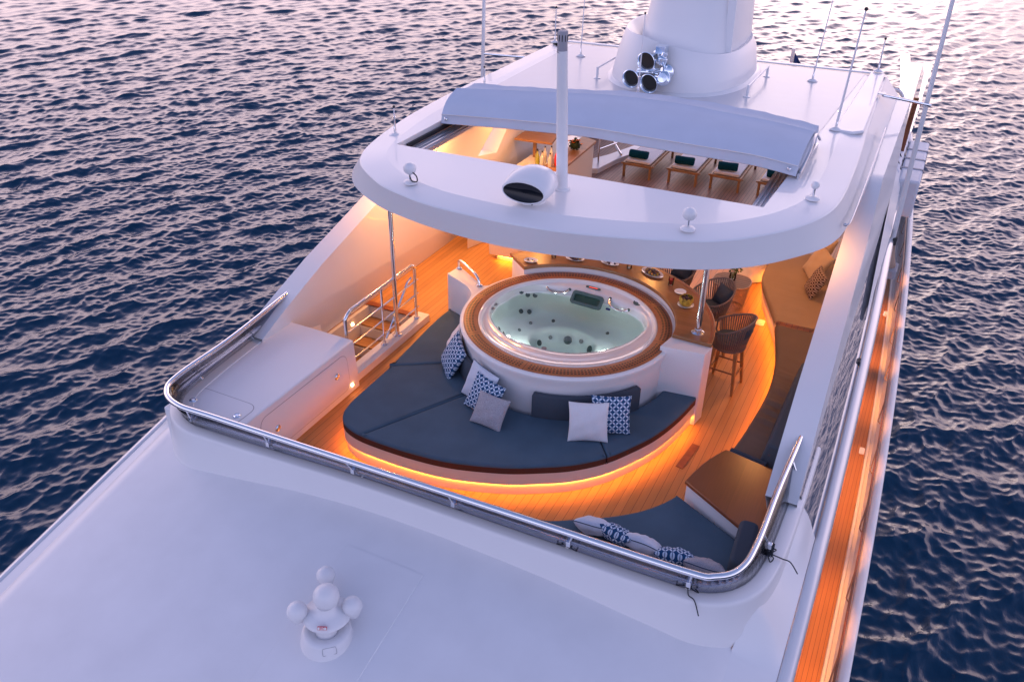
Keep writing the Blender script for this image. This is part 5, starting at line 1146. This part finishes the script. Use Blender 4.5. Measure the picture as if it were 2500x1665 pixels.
m_ = MB(); m_.tube(catmull([(2.90, 11, 2.05), (3.02, 11, 2.10), (3.15, 11, 2.05), (3.25, 11, 1.85), (3.30, 11, 1.5), (3.28, 11, .6)], 6), .04, 12); mk('arch', m_, 'white', ar)
m_ = MB(); m_.lathe([(.0001, 0), (.10, .02), (.15, .25), (.15, .75), (.10, .95), (.0001, 1.0)], (3.05, 11, .85), 20, 1, .5); mk('panel', m_, 'tweed', ar)
m_ = MB(); m_.tube([(3.486, 11.05, 1.99), (3.452, 11.05, .7)], .055, 14); tag(mk('wooden_post', m_, 'wood_dark', origin=(3.45, 11.05, .7)), 'short varnished wooden post sticking up beyond the white boxes', 'post')
en = thing('flag_staff', 'white staff with a folded navy flag beyond the far edge of the hardtop', 'flag', (.95, 9.5, 2.2))
m_ = MB(); m_.box(.92, .985, 9.48, 9.54, 1.9, 3.02); mk('staff', m_, 'whitem', en)
m_ = MB(); m_.loft([[(.99, 9.52, 2.94), (.99, 9.50, 2.3)], [(1.06, 9.54, 2.84), (1.06, 9.48, 2.3)], [(1.13, 9.50, 2.76), (1.13, 9.54, 2.3)], [(1.22, 9.52, 2.68), (1.22, 9.50, 2.3)]], False); f_ = mk('flag', m_, 'flag', en); sd = f_.modifiers.new('t', 'SOLIDIFY'); sd.thickness = .01
sl_ = thing('search_light', 'small white spotlight clamped to the side glazing on the right', 'light', (3.66, 2.16, .3))
m_ = MB(); m_.sphere((3.64, 2.28, .42), .07, 14, (.8, 1.2, .8)); mk('housing', m_, 'white', sl_)
m_ = MB(); m_.box(3.68, 3.80, 2.0, 2.12, .30, .36); m_.tube([(3.70, 2.06, .1), (3.70, 2.06, .34)], .025, 8); mk('clamp', m_, 'black', sl_)
# side handrail with slanted stanchions along the bulwark
br = thing('bulwark_rail', 'slim rail on slanted stanchions along the inner side of the right bulwark', 'rail', (4.45, 5, -1.6))
m_ = MB(); yy = np.linspace(-6, 20, 60); m_.tube([(xo(y)-.165, y, -1.66) for y in yy], .017, 8); mk('rail', m_, 'wood_dark', br)
for y in np.arange(-4.5, 19, 1.5):
    m_ = MB(); m_.tube([(xo(y)-.165, y, -1.67), (xo(y)-.19, y-.30, -1.95), (xo(y)-.15, y-.34, -1.97)], .011, 6); mk('stanchion', m_, 'wire', br)

# ================================================================== DOME CLUSTER on the forward roof
dc = thing('compass_domes', 'white pedestal with four round antenna domes on the forward roof', 'antenna', (-.2, -5.36, 0))
rz0 = roofz(-.2, -5.36)
m_ = MB(); m_.lathe([(.27, -.08), (.258, .0), (.250, .02), (.244, .05), (.238, .085), (.225, .108), (.17, .116), (.11, .08), (.09, .26)], (-.2, -5.36, rz0), 48); mk('pedestal', m_, 'whitem', dc, angle=60)
m_ = MB(); m_.lathe([(.10, .17), (.20, .195), (.235, .21), (.225, .24), (.15, .27), (.11, .30), (.09, .35)], (-.24, -5.28, rz0), 40); mk('head', m_, 'whitem', dc, angle=60)
dz = rz0+.28
for x, y, r, z in ((-.475, -5.43, .100, dz-.0), (-.035, -5.14, .098, dz+.01), (-.51, -4.93, .095, dz+.0), (-.25, -5.25, .128, dz+.14)):
    m_ = MB(); m_.sphere((x, y, z), r, 28, (1, 1, 1.02)); d_ = mk('dome', m_, 'whitem', dc)
    m_ = MB(); m_.lathe([(r*.62, -.115), (r*.85, -.06), (r*.97, -.03)], (x, y, z), 24); mk('dome_collar', m_, 'whitem', d_)
    m_ = MB(); m_.tube([(x*.55-.24*.45, y*.55-5.28*.45, dz-.06), (x, y, z-.08)], .045, 14); mk('arm', m_, 'whitem', dc)
# curved hatch outline on the pedestal and the maker's plate
m_ = MB(); pts = [(-.2+.262*math.sin(R(25)+t)*1.0, 0, 0) for t in (0,)]
cd = Vector((CAM.x+.2, CAM.y+5.36, 0)).normalized(); base_a = math.atan2(cd.y, cd.x)
loopp = []
for px, pz in rrect(-.30, .30, .02, .10, .03): a_ = base_a+px*.9; rr = float(np.interp(pz, [.0, .02, .05, .10], [.261, .253, .247, .236])); loopp.append((-.2+rr*math.cos(a_), -5.36+rr*math.sin(a_), rz0+pz))
m_.tube(loopp, .0022, 4, True); mk('hatch_outline', m_, 'seamgrey', dc)
def text(name, s, size, loc, xdir, updir, mat, par, thick=.0006):
    cu = bpy.data.curves.new(name, 'FONT'); cu.body = s; cu.size = size; cu.align_x = 'CENTER'; cu.align_y = 'CENTER'; cu.extrude = thick; cu.offset = size*.012
    o = bpy.data.objects.new(name, cu); COL.objects.link(o); me = bpy.data.meshes.new_from_object(o); bpy.data.objects.remove(o)
    x = Vector(xdir).normalized(); z = x.cross(Vector(updir)).normalized(); y = z.cross(x); Mx = Matrix((x, y, z)).transposed().to_4x4()
    me.transform(Matrix.Translation(Vector(loc)-ORG[par.name]) @ Mx); me.materials.clear(); me.materials.append(M_[mat]); o = bpy.data.objects.new(name, me); COL.objects.link(o); o.parent = par; return o
hc = Vector((-.24, -5.28, rz0+.235)); xr = Vector((cy, sy, 0)); nr = Vector((sy, -cy, 0)).normalized(); upv = Vector((0, 0, 1))
nr = (nr+Vector((0, 0, .35))).normalized(); upv = nr.cross(xr).normalized(); upv = upv if upv.z > 0 else -upv; pc = hc+nr*.238+Vector((0, 0, -.045))
Q = Matrix((xr, upv, nr)).transposed().to_4x4()
m_ = MB(); m_.prism(rrect(-.045, .045, -.017, .017, .003), -.01, .002); m_.v = [tuple(Q @ Vector(v)+pc) for v in m_.v]; plt_ = mk('name_plate', m_, 'redpaint', dc)
m_ = MB(); m_.prism(rrect(-.042, .042, -.014, .014, .002), .0, .003); m_.v = [tuple(Q @ Vector(v)+pc) for v in m_.v]; mk('plate_face', m_, 'china', plt_)
ORG[plt_.name] = ORG[dc.name]
text('lettering', 'JRC', .030, pc+nr*.0035, xr, upv, 'redpaint', plt_)
for o in S.objects:
    if o.type == 'MESH': o.data.name = o.name.split('.')[0]
